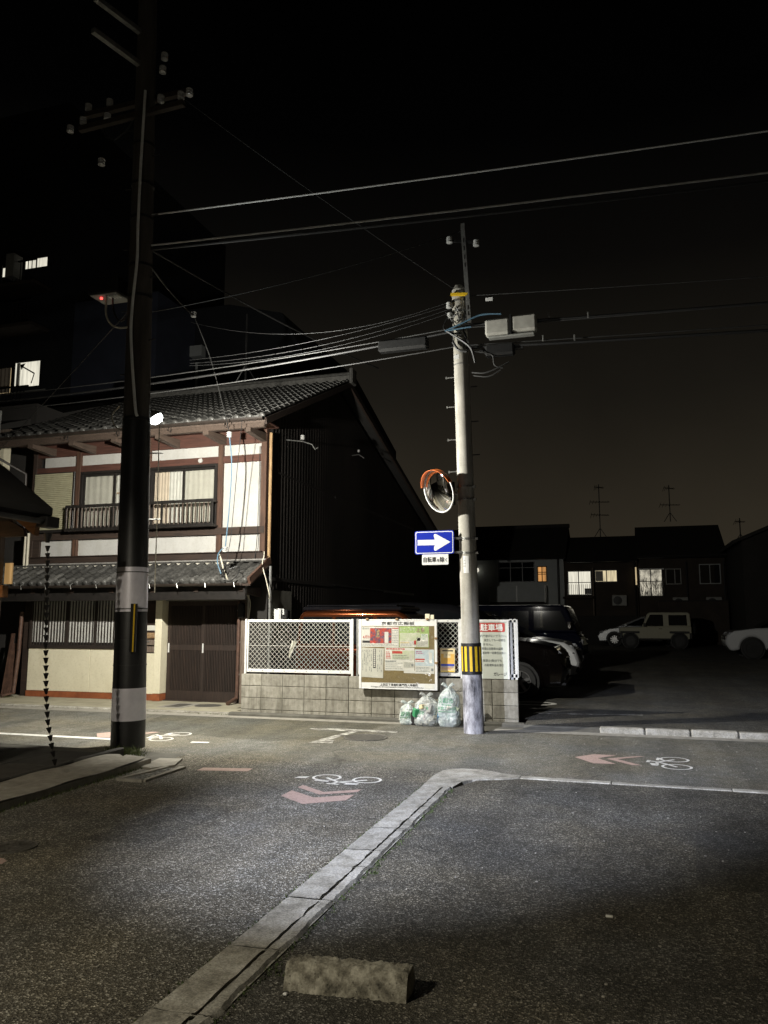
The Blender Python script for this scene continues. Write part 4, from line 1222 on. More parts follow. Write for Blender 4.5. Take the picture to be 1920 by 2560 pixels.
for body, zz, xr in [('内で遊ばないで下さい。', 1.345, -1.775), ('発生しても一切責任', 1.28, -1.79), ('ません。', 1.215, -1.99), ('車場は自動車の盗難', 1.15, -1.83), ('事故等一切責任は負い', 1.085, -1.785), ('車禁止(数分でも', .965, -1.85), ('の駐車料金を頂き', .90, -1.825)]:
    n_ = len(body); w = .0375 * n_ * .98
    text('lettering', body, .043, xr - w / 2, 12.2035, zz, 'ink_grey', ps, width=w, bold=.0009)
text('lettering', 'ガレージ', .06, -1.88, 12.2035, .765, 'ink_black', ps, width=.20, bold=.0012)

# ================================================================ REFUSE BAGS
def bagmat(name, c1, c2, trans):
    t = NT(name)
    p = t.pos((1, 1, 1))
    c = t.ramp(t.noise(p, 14, 6, .65), [(.32, c1), (.62, c2)])
    t.l(c, t.b.inputs['Base Color']); t.b.inputs['Roughness'].default_value = .32
    t.bump(t.noise(p, 26, 5, .6), .8, .02)
    tr = t.n('ShaderNodeBsdfTransparent'); mx = t.n('ShaderNodeMixShader')
    f = t.ramp(t.noise(p, 9, 4, .6), [(.38, (trans * .4,) * 3), (.62, (trans * 1.3,) * 3)])
    t.l(f, mx.inputs[0]); t.l(t.b.outputs[0], mx.inputs[1]); t.l(tr.outputs[0], mx.inputs[2]); t.l(mx.outputs[0], t.out.inputs[0])
    M[name] = t.m
bagmat('bag_film', (.50, .60, .56), (.74, .78, .75), .40)
bagmat('bag_clear', (.50, .54, .50), (.74, .76, .72), .62)
def rubbish_bag(label, cx, cy, w, d, h, film, seed, printing, contents):
    t = thing('refuse_bag', label, 'rubbish bag', (cx, cy, 0), 0, 'refuse bags at the foot of the wall')
    rr = random.Random(seed)
    ph = [rr.uniform(0, 6.28) for _ in range(8)]
    m = MB(); NU, NV = 84, 60
    def f(u, v):
        a = 2 * math.pi * u
        # radius profile: flat base, full belly, gathered neck
        if v < .12: r_ = .80 + .20 * math.sin(v / .12 * math.pi / 2)
        elif v < .74: r_ = 1.0 - .16 * ((v - .12) / .62) ** 2
        else:
            k = (v - .74) / .26; r_ = .84 * (1 - k) ** .75 + .09 * k
        n3 = mnoise.noise((math.cos(a) * 1.7 + seed, math.sin(a) * 1.7, v * 3.2))
        n4 = mnoise.noise((math.cos(a) * 5 + seed, math.sin(a) * 5, v * 8))
        pleat = .05 * math.sin(a * 13 + ph[0] + 3 * n3) * max(0, (v - .45) / .55)
        n5 = mnoise.noise((math.cos(a) * 11 + seed, math.sin(a) * 11, v * 19))
        r_ *= 1 + .15 * n3 + .09 * n4 + .05 * n5 + pleat
        sq = 1 / max(abs(math.cos(a)), abs(math.sin(a))) ** .35
        z = h * .93 * (v ** .95) * (1 + .06 * n3)
        return (cx + w / 2 * r_ * sq * math.cos(a), cy + d / 2 * r_ * sq * math.sin(a), max(.004, z))
    for j in range(NV + 1):
        for i in range(NU): m.v.append(f(i / NU, j / NV))
    for j in range(NV):
        for i in range(NU):
            i2 = (i + 1) % NU
            m.f.append((j * NU + i, j * NU + i2, (j + 1) * NU + i2, (j + 1) * NU + i))
    m.f.append(tuple(range(NU))[::-1]); m.f.append(tuple(NV * NU + i for i in range(NU)))
    bvh = BVHTree.FromPolygons(m.v, m.f)
    film_o = m.build('film', film, t, smooth=80)
    # tied ears
    for q in (-1, 1):
        k = MB()
        base = Vector((cx, cy, h * .90))
        pts = [base, base + Vector((q * .03, -.02, h * .06)), base + Vector((q * .075, -.03, h * .12)), base + Vector((q * .10, -.02, h * .09))]
        k.tube(pts, [.012, .022, .026, .012], 7)
        k.build('tied_ear', film, film_o, smooth=True)
    # green print pressed onto the film
    for body, size, ox, oz, wd in printing:
        tm = text_mb(body, size, 2)
        xs = [v[0] for v in tm.v]; mxx = (min(xs) + max(xs)) / 2; s = wd / (max(xs) - min(xs))
        vs = []
        for v in tm.v:
            x = cx + ox + (v[0] - mxx) * s; z = h * oz + v[1] * s
            hit = bvh.ray_cast(Vector((x, cy - 2, z)), Vector((0, 1, 0)))
            y = hit[0].y - .004 if hit[0] is not None else cy - d * .3
            vs.append((x, y, z))
        MB().add(vs, tm.f).build('green_print', 'ink_green', film_o)
    # contents showing through
    for k in range(contents):
        x = cx + rr.uniform(-.30, .30) * w; y = cy - rr.uniform(.02, .30) * d; z = rr.uniform(.12, .62) * h
        sx, sy, sz = rr.uniform(.03, .07), rr.uniform(.02, .05), rr.uniform(.03, .07)
        m = MB().cbox(-sx, sx, -sy, sy, -sz, sz, .01)
        rot = Matrix.Translation((x, y, z)) @ Matrix.Rotation(rr.uniform(0, 6), 4, (rr.random(), rr.random(), 1))
        m.v = [tuple(rot @ Vector(v)) for v in m.v]
        m.build('package', rr.choice(['paper', 'paper_old', 'ink_green', 'paper_sky', 'paper_old', 'panel_grey', 'paper_cream', 'ink_red', 'cable_blue', 'paper', 'paper_palegreen', 'shoji_paper']), t)
    return t
rubbish_bag('tall full white refuse bag with green print, nearest the grey pole', -2.62, 11.86, .35, .30, .62, 'bag_film', 3, [('京都市', .09, -.02, .62, .25), ('家庭ごみ用', .06, -.01, .44, .28), ('━━━━', .05, 0, .36, .26), ('━━━━', .05, 0, .52, .27)], 12)
rubbish_bag('slumped see-through refuse bag with mixed packaging, middle of the three', -2.965, 11.86, .39, .32, .47, 'bag_clear', 9, [('京都市', .06, -.08, .42, .17), ('━━━', .05, -.06, .60, .2)], 30)
rubbish_bag('smallest knotted refuse bag at the left end of the row', -3.275, 11.90, .25, .22, .34, 'bag_film', 14, [('資源', .06, -.01, .46, .16), ('━━', .05, -.01, .30, .16)], 8)
tag(MB().cbox(-3.20, -3.12, 11.80, 11.98, .004, .20, .01).build('carton', 'frame_dark'), 'small dark carton wedged between two refuse bags', 'box')

# ================================================================ POLES
def cone_sleeve(x0, y0, lean, z0, z1, rf, n=28, off=.0):
    m = MB(); k = max(2, int((z1 - z0) / .3))
    pts = []; rs = []
    for i in range(k + 1):
        z = z0 + (z1 - z0) * i / k
        pts.append((x0 + lean * z, y0, z)); rs.append(rf(z) + off)
    return m.tube(pts, rs, n)
# ---- left pole
LX, LYp, LLEAN = -6.09, 8.78, -.0190
lrf = lambda z: .205 - .0075 * min(z, 14) if z > 2.3 else .205 - .0085 * z
lpole = thing('utility_pole', 'tall utility pole with black and silver wraps, carrying the lit street lamp', 'utility pole', (LX, LYp, 0))
cone_sleeve(LX, LYp, LLEAN, -.02, 12.6, lrf, 32).build('shaft', 'pole_dark', lpole, smooth=True)
for z0, z1, m_ in [(-.01, .34, 'wrap_black'), (.34, .74, 'wrap_silver'), (.74, 1.70, 'wrap_black'), (1.70, 2.27, 'wrap_silver'), (2.27, 4.22, 'wrap_black')]:
    cone_sleeve(LX, LYp, LLEAN, z0, z1, lrf, 32, .008 if 'black' in m_ else .010).build('wrap_sleeve', m_, lpole, smooth=True)
for z in (1.34, 1.02, 1.73, 2.20):
    cone_sleeve(LX, LYp, LLEAN, z, z + .012, lrf, 32, .014).build('strap', 'cable_grey', lpole, smooth=True)
for z in (6.40, 5.95, 4.235, 7.1, 7.6, 8.2):
    cone_sleeve(LX, LYp, LLEAN, z, z + .035, lrf, 32, .008).build('band', 'steel_dark', lpole, smooth=True)
pl_ = MB().cbox(-5.985, -5.895, 8.56, 8.585, 1.195, 1.80, .004).build('marker_plate', 'wrap_black', lpole)
MB().box(-5.935, -5.915, 8.556, 8.559, 1.20, 1.795).build('yellow_stripe', 'yellow_reflect', pl_)
MB().curve([(-6.035, 8.60, 4.25), (-6.06, 8.575, 4.40), (-6.16, 8.565, 5.3), (-6.17, 8.575, 5.8), (-6.14, 8.59, 6.42), (-6.15, 8.59, 6.93), (-6.16, 8.605, 7.69), (-6.16, 8.61, 8.05), (-6.15, 8.62, 8.95)], .020, 8).build('conduit', 'conduit_pale', lpole, smooth=True)
MB().tube([(-5.955, 8.99, 4.22), (-5.935, 8.99, 3.0), (-5.925, 8.99, 1.95)], .008, 6).build('lamp_conduit', 'cable_cream', lpole, smooth=True)
for z in (3.82, 2.92):
    MB().tube([(LX + LLEAN * z + .10, 8.92, z), (-5.87, 8.97, z)], .010, 6).build('step_bolt', 'steel_galv', lpole)
for k in range(9):
    z = 4.9 + k * .45; s = 1 if k % 2 else -1
    xx = LX + LLEAN * z
    MB().tube([(xx + s * .1, 8.78, z), (xx + s * .27, 8.76, z)], .008, 6).build('step_bolt', 'steel_dark', lpole)
def crossarm(p0, p1, parent, m_='rust_dark', w=.075):
    return MB().bar(p0, p1, w, w).build('crossarm', m_, parent)
crossarm((-7.25, 8.66, 8.60), (-5.55, 8.66, 8.66), lpole); crossarm((-7.35, 8.90, 9.00), (-5.62, 8.90, 9.02), lpole)
crossarm((-6.53, 7.95, 9.93), (-6.27, 8.80, 9.93), lpole, 'steel_galv', .07); crossarm((-6.51, 7.92, 9.42), (-6.26, 8.80, 9.42), lpole, 'steel_galv', .07)
for c in [(-5.47, 8.66, 8.80), (-5.60, 8.66, 8.78), (-7.20, 8.66, 8.72), (-7.45, 8.70, 8.67), (-7.32, 8.9, 9.12), (-6.95, 8.9, 9.12), (-5.95, 8.75, 9.52), (-5.97, 8.75, 9.32), (-5.92, 8.66, 8.80), (-6.85, 8.66, 8.02), (-6.98, 8.9, 8.9)]:
    insulator(c, .05, lpole)
MB().tube([(-6.85, 8.66, 8.55), (-6.75, 8.6, 8.35), (-6.60, 8.6, 8.28), (-6.45, 8.62, 8.38), (-6.35, 8.65, 8.55)], .012, 6).build('jumper_cable', 'cable_grey', lpole, smooth=True)
# wifi/relay box seen from below
rb_ = MB().cbox(-6.86, -6.40, 8.53, 8.90, 6.0, 6.22, .015).build('relay_box', 'steel_dark', lpole)
MB().cbox(-6.84, -6.42, 8.55, 8.88, 5.985, 5.999, .004).build('base_plate', 'panel_grey', rb_)
for k in range(4):
    MB().cbox(-6.60 + k * .045, -6.57 + k * .045, 8.60, 8.70, 5.97, 5.985, .003).build('port', 'panel_white', rb_)
MB().cyl((-6.72, 8.64, 5.985), (-6.72, 8.64, 5.965), .018, n=12).build('status_light', 'led_red', rb_)
MB().bar((-6.45, 8.75, 6.1), (-6.2, 8.78, 6.1), .05, .05).build('bracket', 'steel_dark', rb_)
MB().curve([(-6.62, 8.62, 5.98), (-6.60, 8.60, 5.72), (-6.50, 8.58, 5.56), (-6.38, 8.60, 5.50), (-6.26, 8.66, 5.52)], .014, 6).build('loop_cable', 'cable_cream', lpole, smooth=True)
MB().curve([(-6.55, 8.66, 5.98), (-6.52, 8.66, 5.75), (-6.40, 8.66, 5.62), (-6.28, 8.68, 5.72)], .012, 6).build('loop_cable', 'cable_black', lpole, smooth=True)
MB().curve([(-6.40, 8.72, 4.45), (-6.50, 8.70, 4.32), (-6.42, 8.68, 4.15), (-6.30, 8.66, 4.10)], .010, 6).build('loop_cable', 'cable_cream', lpole, smooth=True)
# ---- street lamp on the left pole
LC = Vector((-6.115, 9.12, 4.37))
LD = Vector((.50, .30, -.81)).normalized()
sl = thing('street_lamp', 'lit white street lamp mounted on the far side of the black wrapped pole', 'street lamp', tuple(LC))
q_ = LD.to_track_quat('Z', 'Y').to_matrix().to_4x4()
MB().lathe([(.001, -.085), (.06, -.08), (.10, -.035), (.110, -.002), (.098, 0)], Matrix.Translation(LC) @ q_, 24).build('housing', 'panel_grey', sl, smooth=True)
MB().lathe([(.097, .001), (.096, .03), (.085, .06), (.055, .085), (.001, .095)], Matrix.Translation(LC) @ q_, 24).build('lens', 'lamp_lens', sl, smooth=True)
MB().tube([LC - LD * .06, (-6.15, 9.05, 4.46), (-6.165, 8.93, 4.44)], .018, 8).build('arm', 'steel_galv', sl, smooth=True)
lt = bpy.data.lights.new('lamp_light', 'SPOT'); lt.energy = LAMP_NEAR; lt.color = (1.0, .96, .86); lt.shadow_soft_size = .05; lt.spot_size = R(179); lt.spot_blend = .61
lo_ = bpy.data.objects.new('lamp_light', lt); col.objects.link(lo_); lo_.parent = sl; lo_.location = LD * .16; lo_.rotation_euler = Vector((.20, 1.2, -.70)).to_track_quat('-Z', 'Y').to_euler()
lt = bpy.data.lights.new('lamp_side_light', 'SPOT'); lt.energy = 320; lt.color = (.95, 1.0, .97); lt.shadow_soft_size = .05; lt.spot_size = R(125); lt.spot_blend = .6
lo_ = bpy.data.objects.new('lamp_side_light', lt); col.objects.link(lo_); lo_.parent = sl; lo_.location = LD * .16; lo_.rotation_euler = Vector((.80, .15, .42)).to_track_quat('-Z', 'Y').to_euler()
# ---- lamp pole behind the viewer (lights the lane, out of the picture)
L2 = Vector((-4.40, -1.35, 4.62)); AIM = Vector((-1.15, 8.3, 0))
bp_ = thing('lamp_pole', 'plain concrete pole standing at the left kerb beside the viewer', 'utility pole', (-5.6, -1.5, 0))
cone_sleeve(-5.6, -1.5, 0, 0, 7.5, lambda z: .15 - .006 * z, 20).build('shaft', 'pole_concrete', bp_, smooth=True)
s2 = thing('street_lamp', 'white lane lamp on an arm from the pole beside the viewer', 'street lamp', tuple(L2))
MB().curve([(-5.5, -1.5, 4.8), (-5.0, -1.45, 4.85), tuple(L2 + Vector((-.08, -.05, .08)))], .025, 8).build('arm', 'steel_galv', s2, smooth=True)
MB().cbox(L2.x - .16, L2.x + .16, L2.y - .09, L2.y + .09, L2.z + .03, L2.z + .10, .02).build('housing', 'panel_grey', s2)
MB().cbox(L2.x - .13, L2.x + .13, L2.y - .07, L2.y + .07, L2.z + .012, L2.z + .029, .004).build('lens', 'win_white', s2)
lt = bpy.data.lights.new('lane_light', 'SPOT'); lt.energy = LAMP_BACK; lt.color = (.74, .80, 1.0); lt.shadow_soft_size = .04
lt.spot_size = R(33); lt.spot_blend = 1.0
lo_ = bpy.data.objects.new('lane_light', lt); col.objects.link(lo_); lo_.parent = s2; lo_.location = (0, 0, -.02)
lo_.rotation_euler = (AIM - L2).to_track_quat('-Z', 'Y').to_euler()
lt = bpy.data.lights.new('lane_spill', 'SPOT'); lt.energy = 850; lt.color = (1.0, .91, .72); lt.shadow_soft_size = .06; lt.spot_size = R(166); lt.spot_blend = .15
lo_ = bpy.data.objects.new('lane_spill', lt); col.objects.link(lo_); lo_.parent = s2; lo_.location = (0, 0, -.05)

lt = bpy.data.lights.new('conduit_fill', 'POINT'); lt.energy = 45; lt.color = (1.0, .95, .85); lt.shadow_soft_size = .06  # weak added fill so the pale conduit shows up
lo_ = bpy.data.objects.new('conduit_fill', lt); col.objects.link(lo_); lo_.parent = s2; lo_.location = (.0, .2, .05)
# ---- right pole
RX, RY, RL = -2.13, 11.3, -.0200
rrf = lambda z: .139 - .0044 * z
rpole = thing('utility_pole', 'grey concrete utility pole with yellow and black band beside the parking sign', 'utility pole', (RX, RY, 0))
cone_sleeve(RX, RY, RL, -.02, 6.62, rrf, 32).tube([(RX + RL * 6.62, RY, 6.62), (RX + RL * 6.7, RY, 6.70)], [.11, .06], 32).build('shaft', 'pole_concrete', rpole, smooth=True)
cone_sleeve(RX, RY, RL, -.01, .82, rrf, 32, .006).build('painted_base', 'pole_base_paint', rpole, smooth=True)
wrp = cone_sleeve(RX, RY, RL, .82, 1.262, rrf, 32, .012).build('warning_wrap', 'rubber_black', rpole, smooth=True)
for k in range(12):
    a0 = 2 * math.pi * k / 12; a1 = a0 + .26
    m = MB()
    for i in range(4):
        a = a0 + (a1 - a0) * i / 3
        for z in (.865, 1.215):
            r_ = rrf(z) + .0155
            m.v.append((RX + RL * z + r_ * math.cos(a), RY + r_ * math.sin(a), z))
    for i in range(3): m.f.append((2 * i, 2 * i + 2, 2 * i + 3, 2 * i + 1))
    m.build('yellow_strip', 'yellow_reflect', wrp)
for z in (2.545, 2.755, 3.34, 3.53, 6.25, 6.42):
    b_ = cone_sleeve(RX, RY, RL, z, z + .034, rrf, 32, .006).build('steel_band', 'steel_galv', rpole, smooth=True)
    for k in range(9):
        a = R(190 + k * 20); r_ = rrf(z) + .0075
        x_, y_ = RX + RL * z + r_ * math.cos(a), RY + r_ * math.sin(a)
        MB().cbox(x_ - .007, x_ + .007, y_ - .002, y_ + .002, z + .012, z + .022, .001).build('slot', 'frame_dark', b_)
    MB().cbox(RX + RL * z + rrf(z) - .01, RX + RL * z + rrf(z) + .035, RY - .06, RY - .02, z, z + .034, .004).build('buckle', 'steel_galv', b_)
cone_sleeve(RX, RY, RL, 5.42, 5.435, rrf, 32, .003).build('wire_tie', 'steel_galv', rpole, smooth=True)
m = MB()
for i in range(5):
    a = R(248 + i * 9); 
    for z in (2.265, 2.515):
        r_ = rrf(z) + .002; m.v.append((RX + RL * z + r_ * math.cos(a), RY + r_ * math.sin(a), z))
for i in range(4): m.f.append((2 * i, 2 * i + 2, 2 * i + 3, 2 * i + 1))
stk = m.build('pole_sticker', 'panel_white', rpole)
for k, ch in enumerate('上長者町'):
    text('lettering', ch, .032, RX + RL * 2.4 - .028, RY - rrf(2.4) - .006, 2.49 - k * .042, 'ink_grey', stk)
MB().cbox(RX - .20, RX - .12, RY - .115, RY - .105, 5.50, 5.57, .003).build('number_tag', 'panel_white', rpole)
for k, z in enumerate([3.79, 4.28, 4.79, 5.25]):
    xx = RX + RL * z
    MB().tube([(xx - .11, RY, z), (xx - .25, RY, z)], .009, 6).tube([(xx - .243, RY, z - .018), (xx - .243, RY, z + .018)], .009, 6).build('step_bolt', 'steel_galv', rpole)
for k, z in enumerate([4.03, 4.54, 5.08]):
    xx = RX + RL * z
    MB().tube([(xx + .11, RY, z), (xx + .23, RY, z)], .009, 6).build('step_bolt', 'steel_dark', rpole)
arm = MB().bar((-2.085, 11.17, 6.05), (-2.165, 11.17, 7.64), .062, .045, (0, 1, 0)).build('riser_arm', 'steel_galv', rpole)
for f_ in (.06, .12, .55, .63, .72, .8):
    z = 6.05 + 1.59 * f_; xx = -2.085 - .08 * f_
    MB().cbox(xx - .010, xx + .010, 11.143, 11.149, z, z + .07, .003).build('slot', 'frame_dark', arm)
MB().bar((-2.43, 11.17, 7.40), (-1.93, 11.17, 7.30), .035, .035).build('insulator_bar', 'steel_dark', arm)
insulator((-2.37, 11.15, 7.39), .048, arm); insulator((-1.955, 11.15, 7.28), .048, arm)
MB().bar((-2.36, 11.165, 6.52), (-2.10, 11.165, 6.49), .04, .04).build('yellow_bracket', 'yellow_reflect', rpole)
insulator((-2.40, 11.2, 6.36), .045, rpole); insulator((-2.39, 11.2, 6.20), .04, rpole)
for pts, r_, mm in [([(-2.40, 11.18, 6.2), (-2.48, 11.15, 6.0), (-2.35, 11.14, 5.9), (-2.2, 11.14, 5.85)], .010, 'cable_black'),
                    ([(-2.45, 11.12, 5.93), (-2.2, 11.12, 6.02), (-1.9, 11.14, 6.13), (-1.6, 11.16, 6.12)], .013, 'cable_blue'),
                    ([(-2.40, 11.11, 5.93), (-2.05, 11.12, 5.955)], .012, 'cable_blue'),
                    ([(-2.45, 11.13, 5.95), (-2.15, 11.12, 5.72), (-2.05, 11.13, 5.60), (-2.0, 11.15, 5.4)], .018, 'cable_black'),
                    ([(-2.05, 11.14, 5.58), (-1.9, 11.15, 5.55), (-1.75, 11.18, 5.50), (-1.72, 11.2, 5.35), (-1.6, 11.22, 5.30)], .010, 'cable_lit'),
                    ([(-2.05, 11.14, 5.25), (-1.85, 11.12, 5.22), (-1.65, 11.12, 5.28), (-1.5, 11.15, 5.36)], .012, 'cable_lit'),
                    ([(-2.03, 11.14, 5.20), (-1.8, 11.12, 5.16), (-1.62, 11.12, 5.24)], .010, 'cable_lit'),
                    ([(-2.33, 11.14, 5.75), (-2.25, 11.13, 5.62), (-2.12, 11.13, 5.58)], .022, 'cable_grey')]:
    MB().curve(pts, r_, 6).build('pole_cable', mm, rpole, smooth=True)
m = MB(); rr = random.Random(3)
for k in range(26):
    z = rr.uniform(5.75, 6.35); a = R(rr.uniform(200, 340)); r_ = rrf(z) + .012
    p0 = Vector((RX + RL * z + r_ * math.cos(a), RY + r_ * math.sin(a), z)); p1 = p0 + Vector((rr.uniform(-.1, .1), -.01, rr.uniform(-.22, .22)))
    m.tube([p0, p0.lerp(p1, .5) + Vector((0, -.025, 0)), p1], .010, 5)
m.build('cable_bundle', 'cable_black', rpole, smooth=True)

# ---- convex traffic mirror
MCn = Vector((-2.56, 11.08, 3.47)); MN = Vector((-.58, -.76, -.30)).normalized()
mq = MN.to_track_quat('Z', 'Y').to_matrix().to_4x4()
cm = thing('traffic_mirror', 'round convex traffic mirror with orange hood clamped to the grey pole', 'mirror', tuple(MCn))
T_ = Matrix.Translation(MCn) @ mq
t = NT('mirror_face'); t.b.inputs['Metallic'].default_value = 1; t.b.inputs['Roughness'].default_value = .025; t.b.inputs['Base Color'].default_value = (.97, .97, .97, 1); M['mirror_face'] = t.m
RC = .85; rm = .305
m = MB(); prof = []
for k in range(15):
    r_ = rm * (1 - k / 14) + 1e-4; prof.append((r_, math.sqrt(RC * RC - r_ * r_) - math.sqrt(RC * RC - rm * rm)))
m.lathe(prof, T_, 48, False).build('mirror_glass', 'mirror_face', cm, smooth=True)
m = MB(); m.lathe([(.298, -.01), (.318, -.012), (.326, .0), (.32, .014), (.305, .012)], T_, 48, False).build('rim', 'panel_white', cm, smooth=True)
m = MB(); m.lathe([(.318, -.012), (.25, -.06), (.001, -.08)], T_, 36, False).build('back_shell', 'orange_plastic', cm, smooth=True)
upv = (Vector((0, 0, 1)) - MN * MN.z).normalized(); sdv = MN.cross(upv)
m = MB()
for i in range(25):
    a = R(-72 + 144 * i / 24)
    rad = upv * math.cos(a) + sdv * math.sin(a)
    dp = .085 * (.35 + .65 * math.cos(a * .9))
    for rr_, dd in ((.332, -.01), (.335, dp), (.329, dp), (.326, -.01)):
        m.v.append(tuple(MCn + rad * rr_ + MN * dd))
for i in range(24):
    for k in range(4):
        k2 = (k + 1) % 4; m.f.append((i * 4 + k, i * 4 + k2, (i + 1) * 4 + k2, (i + 1) * 4 + k))
m.build('hood', 'orange_plastic', cm, smooth=50)
MB().tube([MCn - MN * .08, (-2.40, 11.22, 3.45), (-2.25, 11.26, 3.45)], .02, 8).build('bracket_arm', 'steel_galv', cm, smooth=True)
MB().bar((-2.36, 11.22, 3.28), (-2.37, 11.22, 3.62), .03, .05).build('bracket_plate', 'steel_dark', cm)

# ---- one-way sign and its plate
def rrect(x0, x1, z0, z1, r_, n=5):
    out = []
    for cx_, cz_, a0 in ((x1 - r_, z1 - r_, 0), (x0 + r_, z1 - r_, 90), (x0 + r_, z0 + r_, 180), (x1 - r_, z0 + r_, 270)):
        for k in range(n + 1):
            a = R(a0 + 90 * k / n); out.append((cx_ + r_ * math.cos(a), cz_ + r_ * math.sin(a)))
    return out
ow = thing('one_way_sign', 'blue one-way sign with a white arrow pointing right on the grey pole', 'road sign', (-2.65, 11.14, 2.55))
MB().prism(rrect(-2.945, -2.355, 2.548, 2.895, .03), 'y', 11.135, 11.145).build('plate', 'sign_blue', ow)
MB().prism(rrect(-2.933, -2.367, 2.560, 2.883, .025), 'y', 11.1335, 11.1348).build('white_border', 'sign_white', ow)
MB().prism(rrect(-2.921, -2.379, 2.572, 2.871, .02), 'y', 11.1320, 11.1333).build('blue_field', 'sign_blue', ow)
ar = [(-2.900, 2.682), (-2.640, 2.682), (-2.655, 2.625), (-2.650, 2.604), (-2.632, 2.597), (-2.612, 2.606), (-2.405, 2.722), (-2.612, 2.838), (-2.632, 2.847), (-2.650, 2.840), (-2.655, 2.819), (-2.640, 2.762), (-2.900, 2.762)]
m = MB(); m.add([(x_, 11.1313, z_) for x_, z_ in ar], [(0, 1, 11, 12), (1, 2, 3, 4, 5, 6), (1, 6, 11), (6, 7, 8, 9, 10, 11)]); m.build('arrow', 'sign_white', ow)
for z in (2.775, 2.57):
    MB().bar((-2.40, 11.15, z), (-2.20, 11.20, z), .03, .03).build('clamp_arm', 'steel_galv', ow)
sp_ = thing('supplementary_plate', 'small white plate lettered in Japanese under the blue one-way sign', 'road sign', (-2.63, 11.13, 2.39))
MB().prism(rrect(-2.832, -2.438, 2.392, 2.545, .012), 'y', 11.128, 11.137).build('plate', 'sign_white', sp_)
text('lettering', '自転車', .082, -2.715, 11.1265, 2.468, 'ink_black', sp_, width=.19, bold=.0026)
text('lettering', 'を', .052, -2.588, 11.1265, 2.455, 'ink_black', sp_, width=.036, bold=.0016)
text('lettering', '除', .082, -2.530, 11.1265, 2.468, 'ink_black', sp_, width=.062, bold=.0026)
text('lettering', 'く', .058, -2.470, 11.1265, 2.460, 'ink_black', sp_, width=.028, bold=.0016)

# ================================================================ OVERHEAD LINES
def wire(label, pts, r_, m_, group='overhead lines', name='overhead_cable', sg=None):
    p = pts if sg is None else sag(pts[0], pts[1], sg, 24)
    return tag(MB().tube(p, r_, 6).build(name, m_, smooth=True), label, 'cable', group)
wire('uppermost grey power line crossing the sky to the right', [(-6.15, 8.78, 7.17), (14, 11.8, 8.60)], .011, 'cable_pale', sg=.12)
wire('second grey power line crossing the sky below the uppermost one', [(-6.15, 8.78, 6.72), (14, 11.8, 7.85)], .012, 'cable_pale', sg=.10)
wire('thick black cable hanging just under the second power line', [(-6.15, 8.78, 6.66), (14, 11.8, 7.75)], .016, 'cable_black', sg=.14)
wire('thin line from the black pole up to the top of the steel riser', [(-6.16, 8.80, 5.75), (-2.20, 11.17, 7.52)], .006, 'cable_grey', sg=.10)
wire('thin diagonal line from high on the black pole down to the grey pole top', [(-5.6, 8.78, 8.80), (-2.28, 11.25, 6.60)], .005, 'cable_grey', sg=.05)
wire('service line from the grey pole top running out of frame at right', [(-2.10, 11.2, 6.48), (14, 11.6, 6.05)], .007, 'cable_lit', sg=.12)
wire('upper grey messenger wire beside the white cable closure', [(-2.15, 11.2, 5.98), (14, 11.9, 6.05)], .010, 'cable_lit', sg=.10)
wire('thick black telephone cable under the upper messenger wire', [(-2.15, 11.2, 6.02), (14, 11.9, 6.15)], .020, 'cable_black', sg=.16)
wire('lower grey messenger wire leaving the grey pole to the right', [(-2.15, 11.2, 5.70), (14, 11.9, 5.55)], .009, 'cable_lit', sg=.06)
wire('thick black cable slung below the lower messenger wire', [(-2.15, 11.2, 5.66), (14, 11.9, 5.48)], .022, 'cable_black', sg=.10)
wire('upper telephone line from the grey pole to the left edge', [(-2.25, 11.25, 6.02), (-18, 11.9, 6.20)], .009, 'cable_lit', sg=.30)
wire('black telephone cable below the upper line to the left edge', [(-2.25, 11.25, 5.97), (-18, 11.9, 6.12)], .018, 'cable_black', sg=.36)
wire('lower telephone line from the grey pole to the left edge', [(-2.25, 11.25, 5.72), (-18, 11.9, 5.82)], .009, 'cable_lit', sg=.26)
for k, (z0, z1, s_) in enumerate([(6.36, 6.02, .12), (6.30, 5.96, .16), (6.24, 5.92, .18), (6.42, 6.70, .35)]):
    wire(['thin drop wire fanning left from the grey pole, uppermost of the fan', 'second thin drop wire fanning left from the grey pole', 'third thin drop wire fanning left from the grey pole', 'slack thin line sagging between grey pole and townhouse'][k],
         [(-2.40, 11.2, z0), (-7.0, 11.4, z1)], .004, 'cable_black', sg=s_)
wire('black service cable descending from the black pole toward the townhouse ridge', [(-6.2, 8.80, 6.75), (-5.2, 16.5, 7.3)], .014, 'cable_black', sg=.10)
wire('second black service cable descending beside the first from the black pole', [(-6.2, 8.80, 6.60), (-6.7, 11.0, 6.62)], .012, 'cable_grey', sg=.06)
wire('thin guy line running down to the left from the black pole', [(-6.25, 8.85, 6.0), (-13.6, 13.8, 5.0)], .006, 'cable_lit', sg=.02)
wire('thin wire dropping along the right end of the townhouse front', [(-6.60, 12.60, 5.22), (-6.75, 12.72, 4.2), (-6.85, 12.76, 3.1), (-6.92, 12.74, 2.6)], .006, 'cable_black')
sd = thing('service_drop', 'blue twisted service wire hanging in front of the townhouse with white insulators', 'cable', (-6.7, 11.0, 6.6), 0, 'overhead lines')
MB().curve([(-6.70, 11.0, 6.62), (-6.66, 11.5, 6.05), (-6.78, 12.2, 5.40), (-6.84, 12.58, 4.98)], .008, 6).build('upper_run', 'cable_grey', sd, smooth=True)
MB().curve([(-6.84, 12.58, 4.93), (-6.80, 12.62, 4.4), (-6.86, 12.68, 3.6), (-6.96, 12.76, 2.92)], .011, 6).build('blue_run', 'cable_blue', sd, smooth=True)
